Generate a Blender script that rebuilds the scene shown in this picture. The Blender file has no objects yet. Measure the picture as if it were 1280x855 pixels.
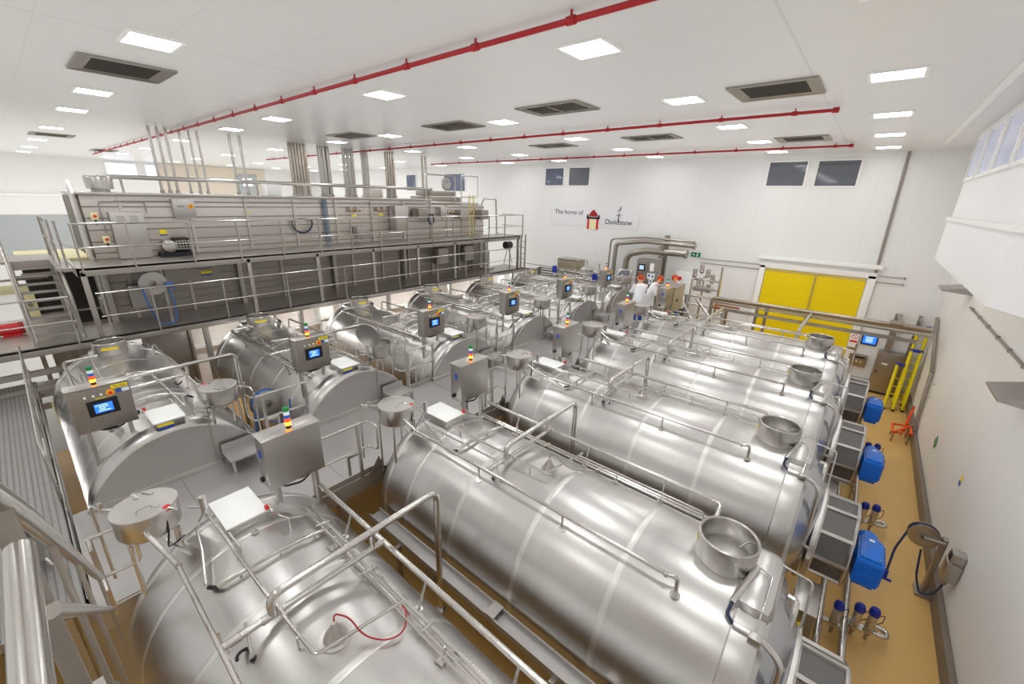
import bpy, bmesh, math, random
from mathutils import Vector, Matrix
PI = math.pi
random.seed(7)
scene = bpy.context.scene
col = scene.collection

# ------------------------------------------------------------------ camera
H = 4.3                                     # eye height above the vat deck (deck top is z = 0)
def cam_matrix(yaw, pitch, roll):
    cy, sy, cp, sp = math.cos(yaw), math.sin(yaw), math.cos(pitch), math.sin(pitch)
    f = Vector((sy*cp, cy*cp, -sp)); r = Vector((cy, -sy, 0)); d = f.cross(r)
    cr, sr = math.cos(roll), math.sin(roll)
    r2 = cr*r + sr*d; d2 = -sr*r + cr*d
    m = Matrix.Identity(4)
    for i in range(3):
        m[i][0] = r2[i]; m[i][1] = -d2[i]; m[i][2] = -f[i]
    m.translation = (0, 0, H)
    return m
cam = bpy.data.cameras.new('camera'); cam_o = bpy.data.objects.new('camera', cam); col.objects.link(cam_o)
cam.sensor_fit = 'HORIZONTAL'; cam.sensor_width = 36.0; cam.lens = 520.0/1280*36.0
cam.clip_start = 0.05; cam.clip_end = 200
cam_o.matrix_world = cam_matrix(-0.6925, 0.3325, -0.0268)
scene.camera = cam_o

# ------------------------------------------------------------------ light and exposure
world = bpy.data.worlds.new('world'); scene.world = world; world.use_nodes = True
bg = world.node_tree.nodes['Background']; bg.inputs[0].default_value = (0.9, 0.93, 1, 1); bg.inputs[1].default_value = 0.3
LIGHT_STRENGTH = 15.0
STRIP_STRENGTH = 16.0
scene.cycles.diffuse_bounces = 8
scene.cycles.glossy_bounces = 6
scene.cycles.max_bounces = 12
scene.cycles.use_fast_gi = True
scene.cycles.fast_gi_method = 'ADD'
world.light_settings.ao_factor = 0.41
world.light_settings.distance = 6.0
scene.view_settings.view_transform = 'Standard'
scene.view_settings.look = 'None'
scene.view_settings.exposure = 0.52
scene.view_settings.gamma = 1.0
scene.view_settings.use_curve_mapping = False

# ------------------------------------------------------------------ materials
def lin(c):
    return tuple(((x/12.92) if x <= 0.04045 else ((x+0.055)/1.055)**2.4) for x in c)
def hexc(h):
    return lin(tuple(int(h[i:i+2], 16)/255 for i in (0, 2, 4)))
def nt(m): return m.node_tree.nodes, m.node_tree.links
def mat(name, color, rough=0.5, metal=0.0, spec=0.5, var=0.0, scale=6.0, stretch=(1, 1, 1), bump=0.0, rvar=0.0,
        emit=None, estr=0.0, lines=None, linef=0.86, coat=0.0, alpha=None):
    """Principled material with procedural colour and roughness variation, optional bump and panel joints."""
    m = bpy.data.materials.new(name); m.use_nodes = True
    N, L = nt(m); b = N['Principled BSDF']
    col4 = (*color, 1)
    b.inputs['Base Color'].default_value = col4
    b.inputs['Roughness'].default_value = rough
    b.inputs['Metallic'].default_value = metal
    b.inputs['Specular IOR Level'].default_value = spec
    b.inputs['Coat Weight'].default_value = coat
    if alpha is not None: b.inputs['Alpha'].default_value = alpha
    tc = N.new('ShaderNodeTexCoord'); mp = N.new('ShaderNodeMapping'); mp.inputs['Scale'].default_value = stretch
    L.new(tc.outputs['Object'], mp.inputs['Vector'])
    nz = N.new('ShaderNodeTexNoise'); nz.inputs['Scale'].default_value = scale; nz.inputs['Detail'].default_value = 5
    L.new(mp.outputs[0], nz.inputs['Vector'])
    last = None
    if var:
        mx = N.new('ShaderNodeMix'); mx.data_type = 'RGBA'
        mx.inputs[6].default_value = (*[c*(1-var) for c in color], 1); mx.inputs[7].default_value = (*[min(1, c*(1+var)) for c in color], 1)
        L.new(nz.outputs['Fac'], mx.inputs[0]); L.new(mx.outputs[2], b.inputs['Base Color']); last = mx.outputs[2]
    if rvar:
        mr = N.new('ShaderNodeMapRange'); mr.inputs[3].default_value = max(0.03, rough-rvar); mr.inputs[4].default_value = rough+rvar
        L.new(nz.outputs['Fac'], mr.inputs[0]); L.new(mr.outputs[0], b.inputs['Roughness'])
    if bump:
        bp = N.new('ShaderNodeBump'); bp.inputs['Strength'].default_value = bump; bp.inputs['Distance'].default_value = 0.01
        L.new(nz.outputs['Fac'], bp.inputs['Height']); L.new(bp.outputs[0], b.inputs['Normal'])
    if lines:                                # panel joints: list of (axis, pitch, width, offset)
        sp = N.new('ShaderNodeSeparateXYZ'); L.new(tc.outputs['Object'], sp.inputs[0])
        acc = None
        for ax, pitch, wd, off in lines:
            a = N.new('ShaderNodeMath'); a.operation = 'ADD'; a.inputs[1].default_value = off + 1000*pitch; L.new(sp.outputs[ax], a.inputs[0])
            d = N.new('ShaderNodeMath'); d.operation = 'MODULO'; d.inputs[1].default_value = pitch; L.new(a.outputs[0], d.inputs[0])
            c = N.new('ShaderNodeMath'); c.operation = 'LESS_THAN'; c.inputs[1].default_value = wd; L.new(d.outputs[0], c.inputs[0])
            if acc is None: acc = c
            else:
                e = N.new('ShaderNodeMath'); e.operation = 'MAXIMUM'; L.new(acc.outputs[0], e.inputs[0]); L.new(c.outputs[0], e.inputs[1]); acc = e
        mx = N.new('ShaderNodeMix'); mx.data_type = 'RGBA'
        if last: L.new(last, mx.inputs[6])
        else: mx.inputs[6].default_value = col4
        mx.inputs[7].default_value = (*[c*linef for c in color], 1)
        L.new(acc.outputs[0], mx.inputs[0]); L.new(mx.outputs[2], b.inputs['Base Color'])
    if emit:
        b.inputs['Emission Color'].default_value = (*emit, 1); b.inputs['Emission Strength'].default_value = estr
    return m
M = {}
M['wall'] = mat('white_wall_panel', hexc('dfdfde'), 0.42, var=0.02, scale=0.7, lines=[(0, 1.18, 0.010, 0.3)])
M['wall_side'] = mat('white_side_wall', hexc('dddcda'), 0.42, var=0.025, scale=0.6, lines=[(1, 1.18, 0.010, 0.3)])
M['ceiling'] = mat('white_ceiling_panel', hexc('d3d2d0'), 0.34, var=0.02, scale=0.5, lines=[(1, 1.12, 0.008, 0.35), (0, 6.4, 0.03, 1.2)])
M['bay'] = mat('white_bay_panel', hexc('e2e2e2'), 0.45, var=0.015, scale=0.6)
M['trimw'] = mat('white_trim', hexc('e4e3e0'), 0.4, var=0.02)
M['beige'] = mat('beige_wall', hexc('cfc4b4'), 0.6, var=0.03, scale=1)
M['greywall'] = mat('grey_wall_band', hexc('a3a7a8'), 0.6, var=0.03, scale=1)
M['floor'] = mat('ochre_resin_floor', hexc('cfa968'), 0.36, var=0.13, scale=1.6, rvar=0.08, bump=0.05)
M['floor_grey'] = mat('grey_resin_floor', hexc('b5b3ae'), 0.4, var=0.06, scale=1.6)
M['kerb'] = mat('brown_kerb', hexc('75695c'), 0.5, var=0.15, scale=4)
M['vat'] = mat('brushed_vat_steel', (0.69, 0.68, 0.668), 0.305, 1.0, var=0.09, scale=3.0, stretch=(2.2, 0.5, 0.5), rvar=0.035)
M['vat_end'] = mat('vat_end_steel', (0.62, 0.64, 0.68), 0.24, 1.0, var=0.06, scale=2, rvar=0.05)
M['seam'] = mat('polished_weld', (0.83, 0.82, 0.805), 0.36, 1.0, var=0.05, scale=8)
M['bundle'] = mat('grey_blue_hose', hexc('566f86'), 0.5, var=0.06)
M['paleyellow'] = mat('pale_yellow_steel', hexc('c4b76e'), 0.45, var=0.06)
M['shield'] = mat('satin_shield_steel', (0.60, 0.58, 0.565), 0.42, 1.0, var=0.06, scale=2.2, rvar=0.06)
M['steel'] = mat('satin_steel', (0.62, 0.60, 0.58), 0.30, 1.0, var=0.05, scale=5, rvar=0.05)
M['pipe'] = mat('polished_pipe_steel', (0.70, 0.685, 0.66), 0.22, 1.0, var=0.05, scale=8, rvar=0.04)
M['cab'] = mat('brushed_cabinet_steel', (0.50, 0.48, 0.465), 0.36, 1.0, var=0.10, scale=9, stretch=(12, 12, 0.6), rvar=0.06)
M['cab_dark'] = mat('dull_cabinet_steel', (0.42, 0.39, 0.35), 0.42, 1.0, var=0.08, scale=6, rvar=0.05)
M['deck'] = mat('steel_deck_plate', (0.50, 0.485, 0.475), 0.46, 0.85, var=0.09, scale=2.2, rvar=0.06, bump=0.03)
M['deck_ribbed'] = mat('ribbed_deck_plate', (0.40, 0.39, 0.38), 0.5, 0.8, var=0.10, scale=2.2, rvar=0.06, bump=0.03, lines=[(1, 0.06, 0.018, 0.0), (0, 1.2, 0.012, 0.0)], linef=0.66)
M['gantry'] = mat('gantry_steel', (0.50, 0.47, 0.44), 0.42, 0.9, var=0.08, scale=3, rvar=0.05)
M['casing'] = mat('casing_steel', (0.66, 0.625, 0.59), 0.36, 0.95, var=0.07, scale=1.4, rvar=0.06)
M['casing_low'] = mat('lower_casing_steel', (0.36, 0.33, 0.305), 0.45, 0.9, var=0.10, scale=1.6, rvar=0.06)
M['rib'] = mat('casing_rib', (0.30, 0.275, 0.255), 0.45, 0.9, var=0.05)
M['mesh'] = mat('guard_panel_steel', (0.17, 0.165, 0.16), 0.45, 0.7, var=0.15, scale=14)
M['dark'] = mat('dark_recess', hexc('2a2622'), 0.7, var=0.1)
M['black'] = mat('black_plastic', hexc('15161a'), 0.35, var=0.05)
M['blue'] = mat('blue_motor_paint', hexc('1668c8'), 0.36, var=0.05, coat=0.2)
M['bluedark'] = mat('navy_cap', hexc('1c2f96'), 0.32, var=0.06)
M['hose'] = mat('blue_hose', hexc('2f5f9e'), 0.45, var=0.06)
M['hosedark'] = mat('dark_hose', hexc('2a3550'), 0.45, var=0.06)
M['white'] = mat('white_plastic', hexc('eceeec'), 0.4, var=0.015)
M['whitem'] = mat('white_machine_panel', hexc('e6e0da'), 0.4, var=0.02, lines=[(2, 0.3, 0.012, 0.1)])
M['red'] = mat('red_pipe_paint', hexc('a01f26'), 0.4, var=0.05)
M['redbright'] = mat('red_plastic', hexc('d02a2c'), 0.4, var=0.04)
M['orange'] = mat('orange_plastic', hexc('ee5a24'), 0.45, var=0.04)
M['green'] = mat('green_plastic', hexc('178048'), 0.4, var=0.04)
M['yellow'] = mat('yellow_label', hexc('e8d21c'), 0.45, var=0.03)
M['door'] = mat('yellow_door_curtain', hexc('e3c800'), 0.45, var=0.05, scale=0.8, lines=[(2, 0.42, 0.012, 0.05)])
M['ladder'] = mat('yellow_fibreglass', hexc('dccb12'), 0.4, var=0.05)
M['ocap'] = mat('amber_knob', hexc('e8a820'), 0.4, var=0.04)
M['labelblue'] = mat('blue_label', hexc('2c4fa8'), 0.45, var=0.03)
M['labelpale'] = mat('pale_label', hexc('d5e4ea'), 0.45, var=0.03)
M['copper'] = mat('copper_fitting', hexc('b98a62'), 0.35, 0.8, var=0.08)
M['duct'] = mat('lagged_duct', (0.52, 0.48, 0.42), 0.30, 1.0, var=0.10, scale=4)
M['lamp'] = mat('lit_lamp_diffuser', hexc('ffffff'), 0.5, emit=(1.0, 0.992, 0.978), estr=LIGHT_STRENGTH)
M['strip'] = mat('lit_strip_diffuser', hexc('ffffff'), 0.5, emit=(1.0, 0.96, 0.92), estr=STRIP_STRENGTH)
M['beacon_red'] = mat('lit_red_beacon', hexc('e03015'), 0.3, emit=hexc('ff4a1a'), estr=0.9)
M['beacon_amber'] = mat('lit_amber_beacon', hexc('ff9a20'), 0.3, emit=hexc('ffb040'), estr=1.4)
M['beacon_blue'] = mat('blue_beacon', hexc('2364b8'), 0.25)
M['beacon_white'] = mat('clear_beacon', hexc('dfe8ec'), 0.25)
M['screen'] = mat('lit_blue_screen', hexc('2058c8'), 0.2, emit=hexc('2f74e6'), estr=0.9)
M['screen_text'] = mat('lit_screen_text', hexc('d8e8ff'), 0.2, emit=hexc('b8dcff'), estr=0.9)
M['screen_dim'] = mat('pale_lit_screen', hexc('9fb6cc'), 0.2, emit=hexc('a8c0d8'), estr=0.5)
M['ink'] = mat('dark_grey_ink', hexc('3c3c3a'), 0.6)
M['glass_dark'] = mat('dark_window_pane', hexc('5b6068'), 0.06, 0.0, 0.9, var=0.05, scale=2)
M['glass_blue'] = mat('bluish_window_pane', hexc('565e74'), 0.06, 0.0, 0.9, var=0.08, scale=2)
M['glass_bay'] = mat('pale_bay_window_pane', hexc('b2b7cc'), 0.08, 0.0, 0.8, var=0.12, scale=1.2, emit=hexc('a3a9c8'), estr=0.16)
M['glass_lit'] = mat('lit_window_pane', hexc('e6ecff'), 0.2, emit=hexc('dfe6ff'), estr=0.75)
M['coat'] = mat('white_cotton_coat', hexc('eef0f4'), 0.8, var=0.03, scale=10, bump=0.1)
M['navy'] = mat('blue_work_trousers', hexc('1f4fa0'), 0.8, var=0.06, scale=10)
M['skin'] = mat('skin', hexc('d9a88a'), 0.5, var=0.04)
M['hairnet'] = mat('orange_hair_cover', hexc('b5401f'), 0.6, var=0.06, scale=30)
M['hivis'] = mat('amber_ear_defender', hexc('ff9d30'), 0.4)
M['boot'] = mat('white_boot', hexc('dfe0de'), 0.5)
M['wallsign'] = mat('pale_sign_panel', hexc('dcdcde'), 0.45, var=0.01)
M['bronze'] = mat('pale_bronze_steel', hexc('b0a48c'), 0.5, 0.55, var=0.06)
M['strip_hidden'] = mat('added_hidden_strip', hexc('ffffff'), 0.5, emit=(1.0, 0.97, 0.95), estr=7.0)  # emitter of the added lamp hidden below the ribbed deck edge
M['cream'] = mat('cream_plastic', hexc('e6dfae'), 0.5, var=0.03)

# ------------------------------------------------------------------ mesh builder
def rotm(rx=0, ry=0, rz=0):
    return Matrix.Rotation(rz, 3, 'Z') @ Matrix.Rotation(ry, 3, 'Y') @ Matrix.Rotation(rx, 3, 'X')
class MB:
    def __init__(s): s.v = []; s.f = []
    def add(s, vs, fs):
        o = len(s.v); s.v += [tuple(v) for v in vs]; s.f += [tuple(i+o for i in f) for f in fs]; return s
    def box(s, c, d, rot=None, bev=0.0):
        c = Vector(c); hx, hy, hz = d[0]/2, d[1]/2, d[2]/2
        bv = min(bev, hx*0.95, hy*0.95, hz*0.95)
        if bv <= 0:
            vs = [Vector((x*hx, y*hy, z*hz)) for x in (-1, 1) for y in (-1, 1) for z in (-1, 1)]
            fs = [(0, 1, 3, 2), (4, 6, 7, 5), (0, 4, 5, 1), (2, 3, 7, 6), (0, 2, 6, 4), (1, 5, 7, 3)]
        else:
            bm = bmesh.new(); bmesh.ops.create_cube(bm, size=1.0)
            for v in bm.verts: v.co = Vector((v.co.x*d[0], v.co.y*d[1], v.co.z*d[2]))
            bmesh.ops.bevel(bm, geom=bm.edges[:], offset=bv, segments=2, profile=0.6, affect='EDGES')
            bm.verts.index_update(); vs = [v.co.copy() for v in bm.verts]; fs = [[v.index for v in f.verts] for f in bm.faces]; bm.free()
        if rot is not None: vs = [rot @ v for v in vs]
        return s.add([v + c for v in vs], fs)
    def tube(s, pts, r, n=10, bend=0.0, cap=True, closed=False):
        P = [Vector(p) for p in pts]
        if bend > 0 and len(P) > 2:
            Q = [P[0]]
            for i in range(1, len(P)-1):
                a, b, c = P[i-1], P[i], P[i+1]
                u, w = (a-b), (c-b); d = min(bend, u.length*0.49, w.length*0.49)
                p0, p2 = b + u.normalized()*d, b + w.normalized()*d
                for k in range(6):
                    t = k/5; Q.append(p0*(1-t)**2 + b*2*t*(1-t) + p2*t*t)
            Q.append(P[-1]); P = Q
        R = r if isinstance(r, (list, tuple)) else [r]*len(P)
        if len(R) != len(P): R = [R[0]]*len(P)
        m = len(P); T = []
        for i in range(m):
            if closed: t = P[(i+1) % m] - P[i-1]
            else: t = P[min(i+1, m-1)] - P[max(i-1, 0)]
            if t.length < 1e-9: t = Vector((0, 0, 1))
            T.append(t.normalized())
        up = Vector((0, 0, 1)) if abs(T[0].z) < 0.9 else Vector((1, 0, 0))
        N = T[0].cross(up).normalized(); vs = []; fs = []
        for i in range(m):
            N = (N - T[i]*N.dot(T[i]))
            N = N.normalized() if N.length > 1e-6 else T[i].orthogonal().normalized()
            B = T[i].cross(N)
            for k in range(n):
                a = 2*PI*k/n; vs.append(P[i] + (N*math.cos(a) + B*math.sin(a))*R[i])
        for i in range(m if closed else m-1):
            j = (i+1) % m
            for k in range(n):
                l = (k+1) % n; fs.append((i*n+k, i*n+l, j*n+l, j*n+k))
        if cap and not closed:
            fs.append(tuple(range(n-1, -1, -1))); fs.append(tuple((m-1)*n+k for k in range(n)))
        return s.add(vs, fs)
    def cyl(s, a, b, r, n=16, r2=None):
        return s.tube([a, b], [r, r if r2 is None else r2], n)
    def lathe(s, c, prof, axis='z', n=32, a0=0.0, a1=2*PI):
        """prof: list of (radius, height) along the axis; open sweep if a1-a0 < 2pi"""
        full = abs(a1-a0-2*PI) < 1e-6; k = n if full else n+1
        vs = []; fs = []; c = Vector(c)
        for (r, h) in prof:
            for i in range(k):
                a = a0 + (a1-a0)*i/n
                x, y = r*math.cos(a), r*math.sin(a)
                vs.append(c + (Vector((x, y, h)) if axis == 'z' else Vector((h, x, y)) if axis == 'x' else Vector((y, h, x))))
        m = len(prof)
        for j in range(m-1):
            for i in range(k if full else k-1):
                l = (i+1) % k; fs.append((j*k+i, j*k+l, (j+1)*k+l, (j+1)*k+i))
        return s.add(vs, fs)
    def prism(s, poly, a, b, axis='z'):
        """extrude a 2-D polygon from a to b along axis (x: poly=(y,z); y: poly=(x,z); z: poly=(x,y))"""
        def P(p, h): return (p[0], p[1], h) if axis == 'z' else (h, p[0], p[1]) if axis == 'x' else (p[0], h, p[1])
        n = len(poly); vs = [P(p, a) for p in poly] + [P(p, b) for p in poly]
        fs = [tuple(range(n-1, -1, -1)), tuple(range(n, 2*n))] + [(i, (i+1) % n, n+(i+1) % n, n+i) for i in range(n)]
        return s.add(vs, fs)
    def ball(s, c, r, n=12, sc=(1, 1, 1)):
        m = n//2; vs = []; fs = []
        for j in range(m+1):
            t = PI*j/m
            for i in range(n):
                a = 2*PI*i/n; vs.append((c[0]+r*sc[0]*math.sin(t)*math.cos(a), c[1]+r*sc[1]*math.sin(t)*math.sin(a), c[2]+r*sc[2]*math.cos(t)))
        for j in range(m):
            for i in range(n):
                l = (i+1) % n; fs.append((j*n+i, (j+1)*n+i, (j+1)*n+l, j*n+l))
        return s.add(vs, fs)
    def shift(s, d):
        d = Vector(d); s.v = [tuple(Vector(v)-d) for v in s.v]; return s
    def mesh(s, name, m, smooth=35):
        me = bpy.data.meshes.new(name); me.from_pydata(s.v, [], s.f); me.update()
        bm = bmesh.new(); bm.from_mesh(me); bmesh.ops.remove_doubles(bm, verts=bm.verts[:], dist=1e-5)
        bmesh.ops.recalc_face_normals(bm, faces=bm.faces[:]); bm.to_mesh(me); bm.free()
        me.materials.append(m)
        if smooth:
            for p in me.polygons: p.use_smooth = True
            me.set_sharp_from_angle(angle=math.radians(smooth))
        return me

# ------------------------------------------------------------------ objects
def tag(o, label=None, cat=None, group=None, kind=None):
    if label: o['label'] = label
    if cat: o['category'] = cat
    if group: o['group'] = group
    if kind: o['kind'] = kind
    return o
def link(name, data, parent=None, loc=(0, 0, 0), rz=0.0):
    o = bpy.data.objects.new(name, data); col.objects.link(o); o.location = loc; o.rotation_euler = (0, 0, rz)
    if parent: o.parent = parent
    return o
def struct(name, mb, m, smooth=35, label=None, cat=None):
    return tag(link(name, mb.mesh(name, m, smooth)), label, cat, None, 'structure')
WHOLE = {'text_lines', 'lettering', 'plate_lettering', 'running_figure', 'louvre', 'grille', 'cross_rib', 'tread_rib', 'notice_symbol', 'cooling_fin',
         'plate_joint', 'coil', 'drum', 'weathervane_mark', 'eaves', 'pillars', 'conduit', 'prohibition_ring'}
def pieces(mb, tol=0.003):
    """loose pieces of a builder, pieces whose boxes touch kept together"""
    n = len(mb.v); p = list(range(n))
    def find(i):
        while p[i] != i: p[i] = p[p[i]]; i = p[i]
        return i
    for f in mb.f:
        for i in f[1:]: p[find(i)] = find(f[0])
    g = {}
    for i in range(n): g.setdefault(find(i), []).append(i)
    comps = list(g.values()); bx = []
    for c in comps:
        xs = [mb.v[i] for i in c]; bx.append([min(a[k] for a in xs) for k in range(3)] + [max(a[k] for a in xs) for k in range(3)])
    if len(comps) > 150: return [mb]
    q = list(range(len(comps)))
    def fq(i):
        while q[i] != i: i = q[i]
        return i
    for a in range(len(comps)):
        for b in range(a):
            if all(bx[a][k] <= bx[b][k+3]+tol and bx[b][k] <= bx[a][k+3]+tol for k in range(3)): q[fq(a)] = fq(b)
    gr = {}
    for a in range(len(comps)): gr.setdefault(fq(a), []).append(a)
    if len(gr) == 1: return [mb]
    out = []; owner = {}
    for a, c in enumerate(comps):
        for i in c: owner[i] = fq(a)
    for k in gr:
        m = MB(); mp = {}
        for i in range(n):
            if owner[i] == k: mp[i] = len(m.v); m.v.append(mb.v[i])
        for f in mb.f:
            if owner[f[0]] == k: m.f.append(tuple(mp[i] for i in f))
        out.append(m)
    return out
def split(parts):
    out = []
    for p in parts:
        p['subs'] = tuple(split(p['subs']))
        l = [p['mb']] if (p['n'] in WHOLE or p['kind']) else pieces(p['mb'])
        for j, m in enumerate(l):
            q = dict(p); q['mb'] = m
            if j: q['subs'] = ()
            out.append(q)
    return out
def part(name, mb, mname, *subs, label=None, kind=None, smooth=35):
    return dict(n=name, mb=mb, m=mname, subs=subs, label=label, kind=kind, smooth=smooth)
def spec(name, cat, base, *parts):
    """base: point (kit frame) that becomes the thing's origin; part meshes are built once and shared by all copies"""
    parts = split(parts)
    def bake(p):
        p['mesh'] = p['mb'].shift(base).mesh(p['n'], M[p['m']], p['smooth'])
        for q in p['subs']: bake(q)
    for p in parts: bake(p)
    return dict(name=name, cat=cat, base=Vector(base), parts=parts)
def place(sp, org, rz, label, group=None):
    loc = Vector(org) + Matrix.Rotation(rz, 3, 'Z') @ sp['base']
    if len(sp['parts']) == 1 and not sp['parts'][0]['subs']:
        o = link(sp['name'], sp['parts'][0]['mesh'], None, loc, rz)
    else:
        o = link(sp['name'], None, None, loc, rz)
        def rec(p, par):
            q = link(p['n'], p['mesh'], par)
            if p['label']: q['label'] = p['label']
            if p['kind']: q['kind'] = p['kind']
            for s_ in p['subs']: rec(s_, q)
        for p in sp['parts']: rec(p, o)
    return tag(o, label, sp['cat'], group)
def single(name, cat, base, label, group, *parts):
    return place(spec(name, cat, base, *parts), (0, 0, 0), 0, label, group)
def text_mesh(txt, size, m, ext=0.004, font_shear=0.0, bold=0.0, align='CENTER'):
    cu = bpy.data.curves.new('lettering', 'FONT'); cu.body = txt; cu.size = size; cu.extrude = ext; cu.shear = font_shear; cu.offset = bold
    cu.align_x = align; cu.align_y = 'CENTER'
    o = bpy.data.objects.new('lettering', cu); col.objects.link(o)
    dg = bpy.context.evaluated_depsgraph_get(); me = bpy.data.meshes.new_from_object(o.evaluated_get(dg))
    bpy.data.objects.remove(o); bpy.data.curves.remove(cu)
    me.materials.clear(); me.materials.append(m)
    return me
def add_mesh(mb, me, mtx):
    """append an existing mesh to a builder through a 4x4 matrix"""
    mb.add([mtx @ v.co for v in me.vertices], [tuple(p.vertices) for p in me.polygons]); return mb
def frame(o, x, y, z):
    """matrix whose columns are the axes x, y, z at origin o"""
    m = Matrix.Identity(4)
    for i in range(3): m[i][0] = x[i]; m[i][1] = y[i]; m[i][2] = z[i]; m[i][3] = o[i]
    return m
def text_on(txt, size, o, x, y, z, ext=0.004, bold=0.0):
    return add_mesh(MB(), text_mesh(txt, size, M['ink'], ext, 0, bold), frame(o, x, y, z))

# ================================================================== THE ROOM
ZF, ZC, YB, XR, XL, YN = -2.15, 6.09, 19.8, 2.30, -41.0, -4.5
struct('floor', MB().box((-6.1, (YB+YN)/2, ZF-0.1), (17.2, YB-YN+0.4, 0.2)), M['floor'], 0)
struct('floor_left', MB().box((-28, (YB+YN)/2, ZF-0.1), (26.58, YB-YN+0.4, 0.2)), M['floor_grey'], 0)
struct('ceiling', MB().box(((XL+XR)/2, (YB+YN)/2, ZC+0.1), (XR-XL+0.4, YB-YN+0.4, 0.2)), M['ceiling'], 0)
struct('wall_back', MB().box(((XL+XR)/2, YB+0.1, (ZF+ZC)/2), (XR-XL+0.4, 0.2, ZC-ZF)), M['wall'], 0)
struct('wall_right', MB().box((XR+0.1, (YB+YN)/2, (ZF+ZC)/2), (0.2, YB-YN, ZC-ZF)), M['wall_side'], 0)
struct('wall_left', MB().box((XL-0.1, (YB+YN)/2, (ZF+ZC)/2), (0.2, YB-YN, ZC-ZF)), M['wall_side'], 0)
struct('wall_front', MB().box(((XL+XR)/2, YN-0.1, (ZF+ZC)/2), (XR-XL+0.4, 0.2, ZC-ZF)), M['wall'], 0)
struct('baseboard_right', MB().box((XR-0.045, 7.5, ZF+0.16), (0.09, 24, 0.32), bev=0.02), M['kerb'])
struct('baseboard_back', MB().box((0.9, YB-0.06, ZF+0.16), (2.4, 0.12, 0.32), bev=0.02), M['kerb'])
# the end wall far to the left: pale ledge, grey band, beige stretch with a doorway
struct('trim_1', MB().box((XL+0.04, 0.0, 3.75), (0.10, 9.0, 0.16), bev=0.02), M['trimw'])
struct('trim_2', MB().box((XL+0.015, 0.0, 1.2), (0.03, 9.0, 2.7)), M['greywall'], 0)
struct('trim_3', MB().box((XL+0.03, 12.0, 4.4), (0.06, 7.2, 3.3)), M['beige'], 0)
def window(n, pane_mb, pane_m, frame_mb, frame_m='trimw'):
    f = struct('window_%d' % n, frame_mb, M[frame_m]); p = link('pane', pane_mb.mesh('pane', M[pane_m], 0), f); return f
def rect_frame(mb, o, ux, uz, w, h, t, d, nrm):
    """four bars of a rectangular frame; o = lower left corner, ux/uz unit vectors, nrm outward"""
    o, ux, uz, nrm = Vector(o), Vector(ux), Vector(uz), Vector(nrm)
    def bar(a, wv, hv):
        p = [a, a+wv, a+wv+hv, a+hv]; q = [v + nrm*d for v in p]
        mb.add(p+q, [(3, 2, 1, 0), (4, 5, 6, 7), (0, 1, 5, 4), (1, 2, 6, 5), (2, 3, 7, 6), (3, 0, 4, 7)])
    bar(o, ux*w, uz*t); bar(o+uz*(h-t), ux*w, uz*t); bar(o+uz*t, ux*t, uz*(h-2*t)); bar(o+ux*(w-t)+uz*t, ux*t, uz*(h-2*t))
    return mb
def panel(o, ux, uz, w, h, d0, d1, nrm):
    o, ux, uz, nrm = Vector(o), Vector(ux), Vector(uz), Vector(nrm)
    p = [o+nrm*d0, o+ux*w+nrm*d0, o+ux*w+uz*h+nrm*d0, o+uz*h+nrm*d0]; q = [v+nrm*(d1-d0) for v in p]
    return MB().add(p+q, [(3, 2, 1, 0), (4, 5, 6, 7), (0, 1, 5, 4), (1, 2, 6, 5), (2, 3, 7, 6), (3, 0, 4, 7)])
k = YB/19.4
wn = 0
for (x0, x1, z0, z1, pm) in ((-14.1*k, -12.85*k, 4.96, 5.92, 'glass_blue'), (-12.62*k, -11.32*k, 4.96, 5.92, 'glass_dark'),
                             (-3.64*k, -2.33*k, 4.96, 5.92, 'glass_dark'), (-2.10*k, -0.80*k, 4.96, 5.92, 'glass_dark')):
    wn += 1
    window(wn, panel((x0+.05, YB, z0+.05), (1, 0, 0), (0, 0, 1), x1-x0-.1, z1-z0-.1, 0.004, 0.02, (0, -1, 0)), pm,
           rect_frame(MB(), (x0, YB, z0), (1, 0, 0), (0, 0, 1), x1-x0, z1-z0, 0.06, 0.05, (0, -1, 0)))
for (x0, x1, z0, z1, pm) in ((-22.7, -20.6, 4.6, 5.75, 'glass_blue'), (-26.8, -25.6, 4.6, 5.75, 'glass_blue')):
    wn += 1
    window(wn, panel((x0+.05, YB, z0+.05), (1, 0, 0), (0, 0, 1), x1-x0-.1, z1-z0-.1, 0.004, 0.02, (0, -1, 0)), pm,
           rect_frame(MB(), (x0, YB, z0), (1, 0, 0), (0, 0, 1), x1-x0, z1-z0, 0.06, 0.05, (0, -1, 0)))
for (y0, y1, z0, z1) in ((5.5, 7.2, 5.05, 5.95), (7.6, 9.4, 5.05, 5.95)):
    wn += 1
    window(wn, panel((XL, y0+.05, z0+.05), (0, 1, 0), (0, 0, 1), y1-y0-.1, z1-z0-.1, 0.004, 0.03, (1, 0, 0)), 'glass_lit',
           rect_frame(MB(), (XL, y0, z0), (0, 1, 0), (0, 0, 1), y1-y0, z1-z0, 0.07, 0.06, (1, 0, 0)))
d2 = struct('door_2', panel((XL, 13.4, 2.0), (0, 1, 0), (0, 0, 1), 1.5, 3.6, 0.06, 0.12, (1, 0, 0)), M['greywall'], 0)
link('pane', panel((XL, 13.8, 4.7), (0, 1, 0), (0, 0, 1), 0.7, 0.6, 0.12, 0.14, (1, 0, 0)).mesh('pane', M['glass_lit'], 0), d2)

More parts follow.
